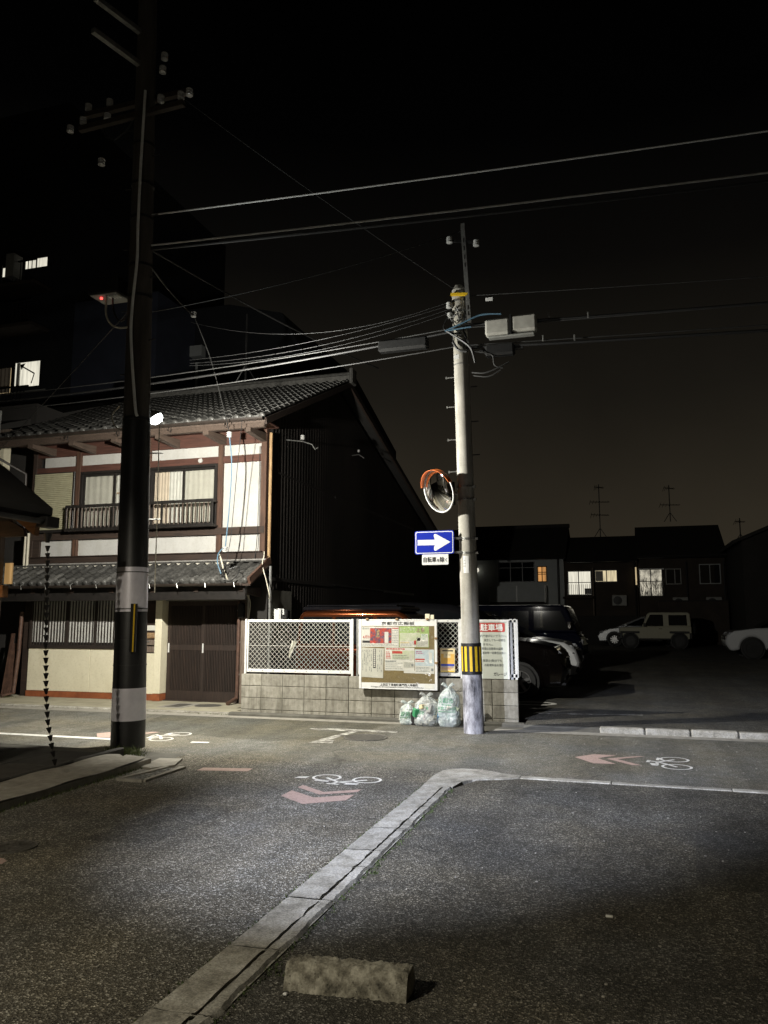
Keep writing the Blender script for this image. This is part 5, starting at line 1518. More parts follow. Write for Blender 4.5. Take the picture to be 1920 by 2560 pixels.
MB().curve([(-6.96, 12.76, 2.92), (-7.08, 12.74, 2.8), (-7.10, 12.74, 2.62), (-7.02, 12.74, 2.42)], .011, 6).build('blue_loop', 'cable_blue', sd, smooth=True)
insulator((-6.84, 12.57, 4.96), .05, sd); insulator((-6.96, 12.75, 2.86), .05, sd); insulator((-6.70, 10.98, 6.64), .045, sd)
# cable closures and tags on the lines
t = thing('cable_closure', 'long white cable closure strapped on the lines right of the grey pole', 'cable closure', (-1.46, 11.2, 5.9))
MB().cbox(-1.84, -1.475, 11.10, 11.30, 5.79, 6.04, .03).build('shell', 'closure_grey', t); MB().cbox(-1.445, -1.08, 11.10, 11.30, 5.81, 6.06, .03).build('shell', 'closure_grey', t)
MB().box(-1.474, -1.446, 11.095, 11.305, 5.785, 6.075).build('strap', 'rubber_black', t)
MB().cbox(-1.80, -1.12, 11.14, 11.26, 5.755, 5.788, .01).build('lower_lip', 'panel_grey', t)
t = thing('cable_closure', 'black cable closure hanging below the white one on the lines', 'cable closure', (-1.62, 11.25, 5.6))
MB().cbox(-1.86, -1.42, 11.17, 11.33, 5.50, 5.68, .03).build('shell', 'rubber_black', t); MB().cyl((-1.95, 11.25, 5.6), (-1.3, 11.25, 5.6), .03, n=10).build('cable_end', 'rubber_black', t)
t = thing('cable_closure', 'black cable closure on the lines left of the grey pole', 'cable closure', (-3.1, 11.3, 5.85))
MB().cbox(-3.56, -2.76, 11.24, 11.40, 5.76, 5.95, .03).build('shell', 'rubber_black', t); MB().box(-3.50, -2.80, 11.235, 11.239, 5.79, 5.80).build('seam', 'cable_lit', t)
tag(MB().cbox(-1.83, -1.72, 11.16, 11.17, 6.345, 6.40, .003).build('cable_tag', 'panel_white'), 'small white tag hanging on the line right of the grey pole top', 'tag')
for k, (x_, z_) in enumerate([(-.90, 6.05), (-.35, 5.98), (-1.0, 5.70), (-.55, 5.66)]):
    o = MB().cbox(x_ - .012, x_ + .012, 11.20, 11.225, z_ - .05, z_ + .04, .004).build('cable_hanger', 'steel_galv')
    tag(o, ['steel hanger on the line at the right end of the white closure', 'steel hanger on the upper right line beyond the white closure', 'steel hanger on the lower line under the white closure', 'rightmost steel hanger on the lower right line'][k], 'cable hanger', 'cable hangers')

# ================================================================ PARKED CARS
def wheel(parent, x, y, r_, w, side, rim='rim_alloy', spokes=5):
    T = Matrix.Translation((x, y, r_)) @ Matrix.Rotation(R(90), 4, 'X')
    m = MB(); m.lathe([(r_ * .66, -w / 2), (r_ * .93, -w / 2), (r_, -w * .36), (r_, w * .36), (r_ * .93, w / 2), (r_ * .66, w / 2)], T, 28, False)
    wh = m.build('wheel', 'tyre', parent, smooth=True, local=True)
    yo = -side * w * .30
    m = MB(); m.lathe([(r_ * .67, -w * .42), (r_ * .67, w * .42), (r_ * .60, w * .42), (r_ * .60, -w * .42)], T, 28, False)
    c = Vector((x, y + side * w * .36, r_))
    for k in range(spokes):
        a = 2 * math.pi * k / spokes + .3
        m.bar(c, c + Vector((math.cos(a), 0, math.sin(a))) * r_ * .63, r_ * .16, .03, (0, 1, 0))
    m.cyl(c - Vector((0, .02, 0)), c + Vector((0, .02, 0)), r_ * .16, n=12)
    o = m.build('rim', rim, wh, smooth=True, local=True)
    m = MB(); m.cyl((x, y - .02, r_), (x, y + .02, r_), r_ * .62, n=24)
    m.build('brake_disc', 'car_trim', wh, local=True)
def body_poly(lower, wheels, ra, zb):
    """lower: outline from rear-bottom over the top to front-bottom; arches cut in the sill"""
    pts = list(lower)
    for wx, wr in sorted(wheels, reverse=True):
        R_ = wr + ra
        h = math.sqrt(max(0, R_ * R_ - (wr - zb) ** 2))
        a0 = math.atan2(zb - wr, h)
        for k in range(13):
            a = a0 + (math.pi - 2 * a0) * k / 12
            pts.append((wx + R_ * math.cos(a), wr + R_ * math.sin(a)))
    return pts
def car(name, label, loc, rz, s):
    t = thing(name, label, 'car', loc, rz, s.get('group'))
    W = s['w'] / 2
    L0 = min(p[0] for p in s['lower']); L1 = max(p[0] for p in s['lower'])
    def ty(x, z):
        k = 1.0
        d = .45
        if x > L1 - d: k -= s.get('taper', .13) * ((x - (L1 - d)) / d) ** 2
        if x < L0 + d: k -= s.get('rtaper', .07) * ((L0 + d - x) / d) ** 2
        if z < .45: k -= .04 * (.45 - z) / .3
        return W * k
    pts = body_poly(s['lower'], s['wheels'], .055, s.get('zb', .22))
    n = len(pts); m = MB()
    m.add([(x, -ty(x, z), z) for x, z in pts] + [(x, ty(x, z), z) for x, z in pts], [tuple(range(n)), tuple(range(2 * n - 1, n - 1, -1))] + [(i, i + n, (i + 1) % n + n, (i + 1) % n) for i in range(n)])
    b = m.build('body', s['paint'], t, smooth=45, local=True)
    bv = b.modifiers.new('bevel', 'BEVEL'); bv.width = s.get('bev', .05); bv.segments = 3; bv.limit_method = 'ANGLE'; bv.angle_limit = R(40)
    for wx, wr in s['wheels']:
        for sd_ in (-1, 1):
            m = MB(); m.cyl((wx, sd_ * (W - .32), wr), (wx, sd_ * (W - .05), wr), wr + .05, n=24)
            m.build('wheel_well', 'car_trim', t, local=True)
            wheel(t, wx, sd_ * (W - .11), wr, .19, sd_, s.get('rim', 'rim_alloy'), s.get('spokes', 5))
    zb_, zt = s['belt'], max(z for x, z in s['cabin'])
    wb, wt = W * .965, s.get('wt', W * .80)
    cy = lambda z: wb + (wt - wb) * (z - zb_) / (zt - zb_)
    c = s['cabin']; n = len(c); m = MB()
    m.add([(x, -cy(z), z) for x, z in c] + [(x, cy(z), z) for x, z in c], [tuple(range(n)), tuple(range(2 * n - 1, n - 1, -1))] + [(i, i + n, (i + 1) % n + n, (i + 1) % n) for i in range(n)])
    cb = m.build('cabin', s.get('cabin_paint', s['paint']), t, smooth=45, local=True)
    bv = cb.modifiers.new('bevel', 'BEVEL'); bv.width = s.get('cbev', .06); bv.segments = 4; bv.limit_method = 'ANGLE'; bv.angle_limit = R(40)
    for g in s['side_glass']:
        for sd_ in (-1, 1):
            m = MB(); k = len(g)
            m.add([(x, sd_ * (cy(z) + .004), z) for x, z in g] + [(x, sd_ * (cy(z) - .02), z) for x, z in g], [tuple(range(k)), tuple(range(2 * k - 1, k - 1, -1))] + [(i, i + k, (i + 1) % k + k, (i + 1) % k) for i in range(k)])
            m.build('side_window', 'car_glass', t, local=True)
    for nm, (x0, z0), (x1, z1), o_ in [('windscreen',) + s['ws'] + (.012,), ('rear_window',) + s['rw'] + (-.012,)]:
        f = .07
        a, b_ = cy(max(z0, zb_)) - .09, cy(z1) - .08
        m = MB(); m.add([(x0 + o_, -a, z0 + .008), (x0 + o_, a, z0 + .008), (x1 + o_, b_, z1 + .008), (x1 + o_, -b_, z1 + .008)], [(0, 1, 2, 3)])
        m.build(nm, 'car_glass', t, local=True)
    for sd_ in (-1, 1):
        for nm, m_, x0, x1, y0, y1, z0, z1, be in s['bits']:
            ya, yb = sorted((sd_ * y0, sd_ * y1))
            if 'grille' in nm or 'bumper' in nm or 'plate' in nm or 'roof' in nm or 'spare' in nm:
                if sd_ > 0: continue
                ya, yb = -y1, y1
            MB().cbox(x0, x1, ya, yb, z0, z1, be).build(nm, m_, t, local=True)
    return t
# 1 orange kei wagon, nearest the fence
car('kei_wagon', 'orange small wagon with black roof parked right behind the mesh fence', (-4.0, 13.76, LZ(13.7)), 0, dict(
    w=1.475, paint='car_orange_shade', cabin_paint='car_orange', wt=.66, belt=1.02, lower=[(-1.68, .24), (-1.70, .55), (-1.69, 1.02), (.95, 1.02), (1.50, .93), (1.66, .78), (1.70, .50), (1.66, .24)],
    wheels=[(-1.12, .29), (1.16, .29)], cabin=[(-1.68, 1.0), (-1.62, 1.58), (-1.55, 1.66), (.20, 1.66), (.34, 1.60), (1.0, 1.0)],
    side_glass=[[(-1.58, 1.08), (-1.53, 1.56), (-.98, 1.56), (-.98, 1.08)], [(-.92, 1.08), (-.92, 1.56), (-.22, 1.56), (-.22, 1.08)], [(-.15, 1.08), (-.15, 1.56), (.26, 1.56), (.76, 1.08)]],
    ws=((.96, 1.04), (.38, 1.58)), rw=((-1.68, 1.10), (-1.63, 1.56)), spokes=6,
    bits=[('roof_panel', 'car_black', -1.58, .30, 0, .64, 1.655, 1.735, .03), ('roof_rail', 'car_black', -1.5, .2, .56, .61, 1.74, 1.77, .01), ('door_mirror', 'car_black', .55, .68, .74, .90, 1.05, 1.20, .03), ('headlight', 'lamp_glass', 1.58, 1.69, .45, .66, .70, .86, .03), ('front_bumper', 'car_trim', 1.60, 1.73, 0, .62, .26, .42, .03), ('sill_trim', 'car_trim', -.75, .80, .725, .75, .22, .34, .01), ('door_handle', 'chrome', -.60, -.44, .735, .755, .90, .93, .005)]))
# 2 black minivan
car('minivan', 'black minivan with dark red sheen parked second from the fence', (-3.34, 16.06, LZ(16)), 0, dict(
    w=1.72, bev=.10, cbev=.12, paint='car_maroon', cabin_paint='car_black', wt=.66, belt=1.12, taper=.2, lower=[(-2.25, .24), (-2.28, .6), (-2.24, 1.12), (1.05, 1.14), (1.55, 1.08), (2.02, .98), (2.18, .82), (2.24, .55), (2.18, .22)],
    wheels=[(-1.42, .325), (1.36, .325)], cabin=[(-2.24, 1.1), (-2.12, 1.72), (-1.95, 1.82), (-.9, 1.85), (.0, 1.80), (.35, 1.70), (1.20, 1.12)],
    side_glass=[[(-2.10, 1.20), (-2.02, 1.66), (-1.2, 1.68), (-1.2, 1.20)], [(-1.12, 1.20), (-1.12, 1.68), (-.2, 1.67), (-.2, 1.20)], [(-.12, 1.20), (-.12, 1.66), (.28, 1.60), (.90, 1.20)]],
    ws=((1.16, 1.16), (.40, 1.67)), rw=((-2.24, 1.2), (-2.14, 1.68)), spokes=5,
    bits=[('door_mirror', 'car_black', .72, .88, .86, 1.04, 1.16, 1.32, .04), ('headlight', 'lamp_glass', 1.92, 2.14, .42, .74, .76, .92, .05), ('front_grille', 'chrome', 2.14, 2.225, 0, .40, .60, .78, .02), ('fog_lamp', 'lamp_glass', 2.10, 2.2, .55, .68, .36, .44, .02), ('front_bumper', 'car_black', 2.05, 2.235, 0, .70, .24, .34, .03), ('number_plate', 'panel_white', 2.235, 2.25, 0, .16, .42, .52, .004)]))
# 3 white SUV
car('white_suv', 'white sport utility car with large headlight parked third from the fence', (-3.22, 19.25, LZ(19)), 0, dict(
    w=1.80, bev=.09, cbev=.10, paint='car_white', cabin_paint='car_black', wt=.70, belt=1.05, taper=.2, lower=[(-2.15, .26), (-2.2, .65), (-2.15, 1.05), (.95, 1.07), (1.25, 1.05), (1.85, .96), (2.10, .80), (2.20, .52), (2.14, .24)],
    wheels=[(-1.35, .345), (1.32, .345)], cabin=[(-2.12, 1.03), (-1.85, 1.50), (-1.6, 1.60), (-.6, 1.64), (.05, 1.60), (.25, 1.52), (1.10, 1.05)],
    side_glass=[[(-1.75, 1.13), (-1.62, 1.48), (-.75, 1.52), (-.75, 1.13)], [(-.68, 1.13), (-.68, 1.52), (.05, 1.50), (.78, 1.13)]],
    ws=((1.06, 1.09), (.28, 1.52)), rw=((-2.10, 1.12), (-1.88, 1.48)), spokes=5,
    bits=[('roof_panel', 'car_white', -1.55, .0, 0, .62, 1.61, 1.665, .03), ('headlight', 'lamp_glass', 1.82, 2.06, .50, .78, .74, .90, .05), ('headlight_surround', 'car_trim', 1.78, 2.07, .46, .81, .71, .74, .03), ('front_grille', 'car_trim', 2.05, 2.19, 0, .42, .50, .78, .03), ('bumper_duct', 'car_trim', 2.0, 2.165, 0, .75, .28, .42, .03), ('door_mirror', 'car_white', .70, .86, .90, 1.08, 1.08, 1.22, .04)]))
# 4 blue box van
car('blue_van', 'dark blue kei van with upright windscreen parked fourth from the fence', (-2.85, 24.2, LZ(24)), R(-4), dict(
    w=1.475, paint='car_blue', wt=.66, belt=1.08, taper=.08, lower=[(-1.68, .26), (-1.70, .6), (-1.70, 1.08), (1.46, 1.08), (1.62, 1.0), (1.69, .7), (1.66, .26)],
    wheels=[(-1.1, .28), (1.1, .28)], cabin=[(-1.70, 1.06), (-1.66, 1.80), (-1.58, 1.87), (1.10, 1.87), (1.24, 1.82), (1.56, 1.06)],
    side_glass=[[(-1.6, 1.14), (-1.58, 1.70), (-.75, 1.70), (-.75, 1.14)], [(-.68, 1.14), (-.68, 1.70), (.15, 1.70), (.15, 1.14)], [(.30, 1.14), (.30, 1.70), (1.08, 1.70), (1.34, 1.14)]],
    ws=((1.50, 1.14), (1.26, 1.76)), rw=((-1.71, 1.14), (-1.67, 1.72)), rim='steel_galv', spokes=8,
    bits=[('door_mirror', 'chrome', 1.30, 1.40, .76, .92, 1.18, 1.40, .02), ('headlight', 'lamp_glass', 1.60, 1.69, .45, .66, .72, .88, .03), ('front_bumper', 'car_trim', 1.62, 1.72, 0, .68, .28, .44, .02), ('gutter_roof_rail', 'steel_galv', -1.5, 1.1, 0, .62, 1.868, 1.878, .004)]))
# 5 khaki off-roader
car('off_roader', 'boxy khaki off-road car with black wheel arches at the back of the lot', (1.32, 40.3, LZ(40)), math.pi, dict(
    w=1.60, paint='car_khaki', wt=.71, belt=1.02, taper=.04, zb=.42, bev=.03, lower=[(-1.58, .44), (-1.60, .6), (-1.60, 1.02), (.50, 1.02), (.62, 1.0), (1.58, .97), (1.62, .90), (1.63, .62), (1.60, .44)],
    wheels=[(-1.05, .345), (1.15, .345)], cabin=[(-1.60, 1.0), (-1.56, 1.62), (-1.48, 1.69), (.22, 1.69), (.32, 1.65), (.62, 1.0)],
    side_glass=[[(-1.42, 1.07), (-1.40, 1.56), (-.60, 1.56), (-.60, 1.07)], [(-.36, 1.04), (-.36, 1.58), (.22, 1.58), (.50, 1.04)]],
    ws=((.60, 1.05), (.34, 1.62)), rw=((-1.61, 1.08), (-1.57, 1.56)), rim='steel_dark', spokes=8,
    bits=[('wheel_arch', 'car_trim', .72, 1.60, .79, .85, .70, .80, .02), ('wheel_arch', 'car_trim', -1.50, -.62, .79, .85, .70, .80, .02), ('wheel_arch', 'car_trim', 1.50, 1.64, .76, .85, .44, .72, .02), ('wheel_arch', 'car_trim', -1.62, -1.50, .76, .85, .44, .72, .02), ('sill_trim', 'car_trim', -.66, .74, .76, .82, .40, .47, .01), ('door_mirror', 'car_trim', .40, .54, .82, .98, 1.02, 1.18, .03), ('headlight', 'lamp_glass', 1.61, 1.66, .48, .66, .72, .88, .04), ('front_grille', 'car_trim', 1.62, 1.65, 0, .46, .66, .92, .02), ('front_bumper', 'car_trim', 1.58, 1.75, 0, .80, .40, .58, .03), ('tail_lamp', 'taillight', -1.64, -1.60, .66, .78, .55, .66, .01), ('door_handle', 'chrome', -.30, -.16, .79, .815, .90, .93, .005), ('spare_wheel', 'tyre', -1.85, -1.62, 0, .33, .62, 1.25, .1)]))
# 6 silver hatchback behind it
car('silver_hatchback', 'silver hatchback mostly hidden behind the khaki off-roader', (.75, 43.1, LZ(42)), math.pi, dict(
    w=1.75, paint='car_silver', wt=.64, belt=.95, taper=.22, lower=[(-2.15, .26), (-2.2, .7), (-2.1, .98), (.9, .96), (1.6, .86), (2.05, .70), (2.2, .50), (2.12, .22)],
    wheels=[(-1.35, .32), (1.35, .32)], cabin=[(-2.0, .95), (-1.4, 1.32), (-.5, 1.49), (.0, 1.47), (1.30, .93)],
    side_glass=[[(-1.2, 1.02), (-.9, 1.34), (-.4, 1.40), (-.4, 1.02)], [(-.34, 1.02), (-.34, 1.40), (.0, 1.38), (.82, 1.02)]],
    ws=((1.22, .97), (.06, 1.44)), rw=((-1.95, 1.0), (-1.45, 1.3)), spokes=10,
    bits=[('headlight', 'lamp_glass', 1.85, 2.1, .50, .78, .60, .74, .05), ('front_bumper', 'car_trim', 2.05, 2.19, 0, .6, .28, .46, .03), ('door_mirror', 'car_silver', .70, .86, .86, 1.02, .98, 1.12, .03)]))
# 7 white SUV entering from the right edge
car('white_crossover', 'white crossover car cut off by the right edge of the picture', (5.72, 32.2, LZ(32)), math.pi, dict(
    w=1.84, bev=.09, cbev=.10, paint='car_white', cabin_paint='car_black', wt=.72, belt=1.08, taper=.2, zb=.30, lower=[(-2.25, .30), (-2.3, .7), (-2.25, 1.08), (.85, 1.10), (1.25, 1.08), (1.95, .98), (2.18, .84), (2.28, .56), (2.10, .26)],
    wheels=[(-1.35, .36), (1.36, .36)], cabin=[(-2.2, 1.06), (-1.9, 1.55), (-1.6, 1.66), (-.5, 1.70), (.0, 1.66), (.2, 1.58), (1.10, 1.08)],
    side_glass=[[(-1.75, 1.16), (-1.62, 1.52), (-.75, 1.56), (-.75, 1.16)], [(-.68, 1.16), (-.68, 1.56), (.05, 1.54), (.78, 1.16)]],
    ws=((1.06, 1.12), (.24, 1.57)), rw=((-2.18, 1.15), (-1.93, 1.53)), spokes=10, rim='steel_dark',
    bits=[('headlight', 'lamp_glass', 1.80, 2.15, .55, .82, .82, .93, .04), ('front_grille', 'chrome', 2.12, 2.26, 0, .52, .64, .82, .03), ('fog_lamp', 'lamp_glass', 2.08, 2.20, .58, .74, .42, .52, .02), ('bumper_duct', 'car_trim', 2.0, 2.20, 0, .5, .30, .48, .03), ('sill_trim', 'car_trim', -.9, .9, .90, .93, .28, .38, .01)]))

# ================================================================ BUILDINGS BEHIND THE LOT
def windowpart(parent, x0, x1, z0, z1, y, lit, frame='frame_dark', bars=(), hb=(), name='window'):
    f = .05
    m = MB().box(x0, x0 + f, y - .05, y + .04, z0, z1).box(x1 - f, x1, y - .05, y + .04, z0, z1).box(x0 + f, x1 - f, y - .05, y + .04, z0, z0 + f).box(x0 + f, x1 - f, y - .05, y + .04, z1 - f, z1)
    w = m.build(name, frame, parent)
    MB().box(x0 + f, x1 - f, y - .012, y + .0, z0 + f, z1 - f).build('pane', lit, w)
    for b in bars: MB().box(x0 + (x1 - x0) * b - .025, x0 + (x1 - x0) * b + .025, y - .04, y - .014, z0 + f, z1 - f).build('glazing_bar', frame, w)
    for b in hb: MB().box(x0 + f, x1 - f, y - .038, y - .0145, z0 + (z1 - z0) * b - .02, z0 + (z1 - z0) * b + .02).build('glazing_bar', frame, w)
    return w
YH = 46.0
k_ = YH / 42
fx = lambda x: x * k_
fz = lambda z: 1.62 + (z - 1.62) * k_
h1 = thing('row_house', 'pale row house with orange lit side window and grey balcony screen behind the lot', 'house', (-6, YH, 0))
MB().box(-12.6, -3.32, YH, YH + 7, 0, fz(4.9)).build('wall', 'wall_far_pale', h1)
r1 = MB().prism([(YH - .6, fz(4.78)), (YH + 3, 7.23), (YH + 7.5, 5.0), (YH + 7.5, 4.8), (YH + 3, 7.0), (YH - .6, fz(4.70))], 'x', -12.2, -3.15).build('roof', 'roof_underlay', h1)
MB().box(-9.2, -3.1, YH + 2.8, YH + 3.2, 7.15, 7.36).build('ridge', 'roof_underlay', r1)
windowpart(h1, fx(-6.45), fx(-4.52), fz(3.51), fz(4.61), YH - .01, 'car_glass', bars=(.33, .66), hb=(.7,))
w = windowpart(h1, fx(-4.40), fx(-3.89), fz(3.50), fz(4.34), YH - .01, 'win_orange', 'timber_dark', bars=(.5,), hb=(.5, .62))
bal = MB().box(fx(-6.78), fx(-3.94), YH - 1.2, YH - 1.15, fz(2.45), fz(3.26)).build('balcony_screen', 'wall_far_pale', h1)
MB().box(fx(-6.78) - .03, fx(-6.78), YH - 1.24, YH, fz(2.40), fz(3.30)).build('screen_post', 'panel_white', bal)
MB().box(fx(-5.36) - .03, fx(-5.36) + .03, YH - 1.24, YH - 1.21, fz(2.45), fz(3.28)).build('screen_post', 'panel_white', bal)
MB().box(fx(-3.94), fx(-3.94) + .04, YH - 1.24, YH, fz(2.40), fz(3.30)).build('screen_post', 'panel_white', bal)
MB().box(fx(-6.78), fx(-3.94), YH - 1.2, YH, fz(2.36), fz(2.44)).build('balcony_floor', 'wall_far_dark', h1)
MB().cyl((fx(-3.3), YH - .1, 0), (fx(-3.3), YH - .1, fz(4.7)), .06, n=10).build('downpipe', 'steel_dark', h1)
pl2 = thing('wall_lamp', 'small lit lamp on the pale house wall just right of the grey pole', 'lamp', (fx(-7.62), YH - .25, fz(4.18)))
MB().lathe([(.05, -.16), (.17, -.05), (.15, .10), (.04, .14)], Matrix.Translation((fx(-7.62), YH - .25, fz(4.18))), 14).build('globe', 'win_white', pl2, smooth=True)
MB().bar((fx(-7.62), YH - .25, fz(4.32)), (fx(-7.62), YH, fz(4.36)), .05, .05).build('bracket', 'steel_dark', pl2)
h2 = thing('row_house', 'dark middle row house with two bright lit windows behind the lot', 'house', (-1.2, YH, 0))
MB().box(-3.30, .72, YH + .3, YH + 7, 0, fz(4.6)).build('wall', 'wall_far_brown', h2)
MB().prism([(YH - .5, fz(4.55)), (YH + 3, 6.52), (YH + 7.5, 4.9), (YH + 7.5, 4.7), (YH + 3, 6.3), (YH - .5, fz(4.47))], 'x', -3.12, .74).build('roof', 'roof_underlay', h2)
w = windowpart(h2, fx(-2.85), fx(-1.64), fz(2.80), fz(4.08), YH + .29, 'win_white', 'frame_dark', bars=(.46,), hb=(.52,))
for k in range(12):
    MB().box(fx(-2.85) + k * .11, fx(-2.85) + k * .11 + .018, YH - .25, YH - .22, fz(2.75), fz(3.35)).build('balcony_bar', 'frame_dark', w)
MB().box(fx(-2.0), fx(-1.64), YH + .12, YH + .20, fz(2.85), fz(3.15)).build('dark_crate', 'frame_dark', w)
MB().box(fx(-3.1), fx(-1.5), YH - .28, YH + .28, fz(2.62), fz(2.72)).build('balcony_floor', 'timber_dark', h2)
MB().box(fx(-1.58), fx(-1.53), YH - .28, YH - .22, 0, fz(4.2)).build('balcony_post', 'timber_weathered', h2)
w = windowpart(h2, fx(-1.47), fx(-.33), fz(3.46), fz(4.11), YH + .29, 'win_cream', 'frame_dark', bars=(.52,))
MB().box(fx(-1.42), fx(-1.05), YH + .25, YH + .275, fz(3.52), fz(4.05)).build('hanging_laundry', 'curtain_grey', w)
h3 = thing('row_house', 'dark right-hand row house with a lit window behind a wire balcony rail', 'house', (3, YH, 0))
MB().box(.76, 5.3, YH + .1, YH + 7, 0, fz(4.75)).build('wall', 'wall_far_brown', h3)
MB().prism([(YH - .6, fz(4.72)), (YH + 3, 7.02), (YH + 7.5, 5.0), (YH + 7.5, 4.8), (YH + 3, 6.8), (YH - .6, fz(4.64))], 'x', .72, 5.36).build('roof', 'roof_underlay', h3)
w = windowpart(h3, fx(.72), fx(1.86), fz(2.70), fz(4.10), YH + .09, 'win_dim', 'frame_dark', bars=(.5,), hb=(.55,))
m = MB()
rr = random.Random(4)
for k in range(30):
    x_ = fx(.75) + k * .041
    m.tube([(x_, YH - .3, fz(2.70)), (x_ + rr.uniform(-.12, .12), YH - .3, fz(3.1)), (x_ + rr.uniform(-.2, .2), YH - .3, fz(3.3 + rr.random() * .4))], .009, 4)
m.build('balcony_plants', 'panel_grey', h3)
MB().box(fx(.72), fx(1.95), YH + .0, YH + .05, fz(4.06), fz(4.12)).build('blind_box', 'panel_white', w)
MB().box(fx(.55), fx(.62), YH + .0, YH + .06, fz(3.3), fz(4.2)).build('lit_slit', 'win_warm', h3)
windowpart(h3, fx(2.0), fx(2.75), fz(3.3), fz(4.1), YH + .09, 'car_glass', 'panel_grey', bars=(.6,))
windowpart(h3, fx(3.6), fx(4.6), fz(3.3), fz(4.3), YH + .09, 'car_glass', 'wall_far_pale', bars=(.5,))
an = thing('rear_annex', 'black rear annex beyond the corrugated side wall', 'building', (-9, 30, 0))
MB().box(-12.0, -6.7, 26.6, 33.5, 0, 4.0).build('wall', 'wall_far_dark', an)
MB().prism([(-12.3, 4.0), (-6.35, 4.0), (-9.3, 5.2)], 'y', 26.5, 33.7).build('roof', 'roof_underlay', an)
for hh, xa, xb, zz, yy in ((h1, -9.2, -3.2, 5.02, YH - .62), (h2, -3.1, .72, 4.78, YH - .52), (h3, .74, 5.34, 4.93, YH - .62)):
    MB().tube([(xa, yy, zz), (xb, yy, zz)], .05, 8).build('gutter', 'steel_dark', hh)
for hh, xx, zz, yy in ((h2, -.3, 2.9, YH + .3), (h3, 2.9, 2.75, YH + .1), (h3, 4.6, 2.75, YH + .1)):
    a_ = MB().cbox(xx - .4, xx + .4, yy - .36, yy - .05, zz - .6, zz, .03).build('air_conditioner', 'panel_grey', hh)
    MB().lathe([(.24, 0), (.24, .02), (.05, .03)], Matrix.Translation((xx - .1, yy - .362, zz - .3)) @ Matrix.Rotation(R(90), 4, 'X'), 18).build('fan_grille', 'steel_dark', a_)
for hh, xx, yy in ((h2, .60, YH + .2), (h3, 3.3, YH), (h3, 5.2, YH)):
    MB().cyl((xx, yy, 0), (xx, yy, 4.7), .045, n=8).build('downpipe', 'steel_dark', hh)
yard = thing('yard_wall', 'dark plain wall along the back of the parking lot', 'wall', (0, 45, 0))
MB().box(-9.5, 1.7, 44.9, 45.05, 0, 1.75).build('low_section', 'wall_far_dark', yard)
MB().box(1.71, 5.2, 44.9, 45.05, 0, 2.5).build('high_section', 'wall_far_brown', yard)
MB().box(1.71, 5.2, 44.85, 45.1, 2.5, 2.56).build('coping', 'wall_far_dark', yard)
rbd = thing('gabled_building', 'dark gabled building closing the lot at the right edge', 'building', (9, 43, 0))
MB().prism([(5.35, 0), (16, 0), (16, 6.9), (9.6, 7.0), (5.35, 5.25)], 'y', 40.0, 52).build('wall', 'wall_far_dark', rbd)
MB().prism([(5.0, 5.10), (9.6, 7.05), (9.6, 7.20), (4.9, 5.22)], 'y', 39.6, 52.2).build('roof', 'roof_underlay', rbd)
MB().prism([(9.6, 7.05), (16.4, 4.3), (16.4, 4.45), (9.6, 7.20)], 'y', 39.6, 52.2).build('roof', 'roof_underlay', rbd)
def antenna(label, x, y, z0, z1, arms, parent=None):
    a = thing('roof_antenna', label, 'antenna', (x, y, z0), 0, 'roof antennas')
    MB().tube([(x, y, z0), (x, y, z1)], .028, 6).build('mast', 'steel_dark', a)
    for q in (-1, 1): MB().tube([(x + q * .35, y, z0), (x, y, z0 + .55)], .02, 5).build('stay', 'steel_dark', a)
    for z, w, tw in arms:
        MB().tube([(x - w, y - tw, z), (x + w, y + tw, z)], .022, 5).build('boom', 'steel_dark', a)
        for k in range(7):
            f = -1 + k / 3
            MB().tube([(x + w * f - .05, y - tw * f, z - .12 + .02 * k), (x + w * f + .05, y + tw * f, z + .12 - .02 * k)], .012, 4).build('element', 'steel_dark', a)
    return a
antenna('tall roof antenna with three booms on the middle row house', -1.28, 49, 6.5, 9.75, [(9.55, .25, .3), (8.65, .55, .2), (7.85, .5, .3)])
antenna('roof antenna with two booms on the right-hand row house', 2.76, 49, 7.3, 9.5, [(9.3, .3, .3), (8.3, .55, .2)])
antenna('tiny roof antenna above the gabled building', 6.0, 45, 5.5, 6.9, [(6.7, .25, .2)])
antenna('thin antenna mast on stays above the townhouse ridge', -9.05, 17.4, 7.5, 9.4, [])

# ================================================================ BUILDINGS AT LEFT
apt = thing('apartment_block', 'dark apartment block with lit windows at the left edge behind the townhouse', 'building', (-30, 26, 0))
MB().box(-46, -22.35, 26, 40, 0, 24).build('wall', 'wall_tower', apt)
MB().box(-22.34, -18.2, 27.0, 40, 0, 15.2).build('wing', 'wall_apartment', apt)
windowpart(apt, -24.40, -23.0, 11.2, 12.38, 25.98, 'win_white', 'steel_dark', bars=(.03,))
w = windowpart(apt, -26.4, -24.46, 11.0, 12.2, 25.98, 'win_warm', 'steel_dark')
curtain(-26.3, -24.5, 11.06, 12.14, 25.90, 'curtain_beige', w, 9, .03)
MB().box(-24.2, -24.05, 25.90, 25.95, 11.3, 12.3).build('curtain_edge', 'curtain_white', w)
for z, (a, b) in ((16.55, (-25.4, -24.3)), (16.75, (-24.2, -22.95))):
    windowpart(apt, a, b, z - .3, z + .22, 25.98, 'win_white', 'steel_dark', bars=(.5,))
for z in (9.9, 13.5, 15.3):
    s_ = MB().box(-27, -22.7, 24.9, 25.97, z, z + .14).build('balcony_slab', 'wall_far_brown', apt)
    for k in range(22):
        MB().box(-26.9 + k * .19, -26.88 + k * .19, 24.95, 24.98, z + .14, z + 1.0).build('balcony_bar', 'steel_dark', s_)
    MB().box(-27, -22.7, 24.93, 25.0, z + 1.0, z + 1.05).build('handrail', 'steel_dark', s_)
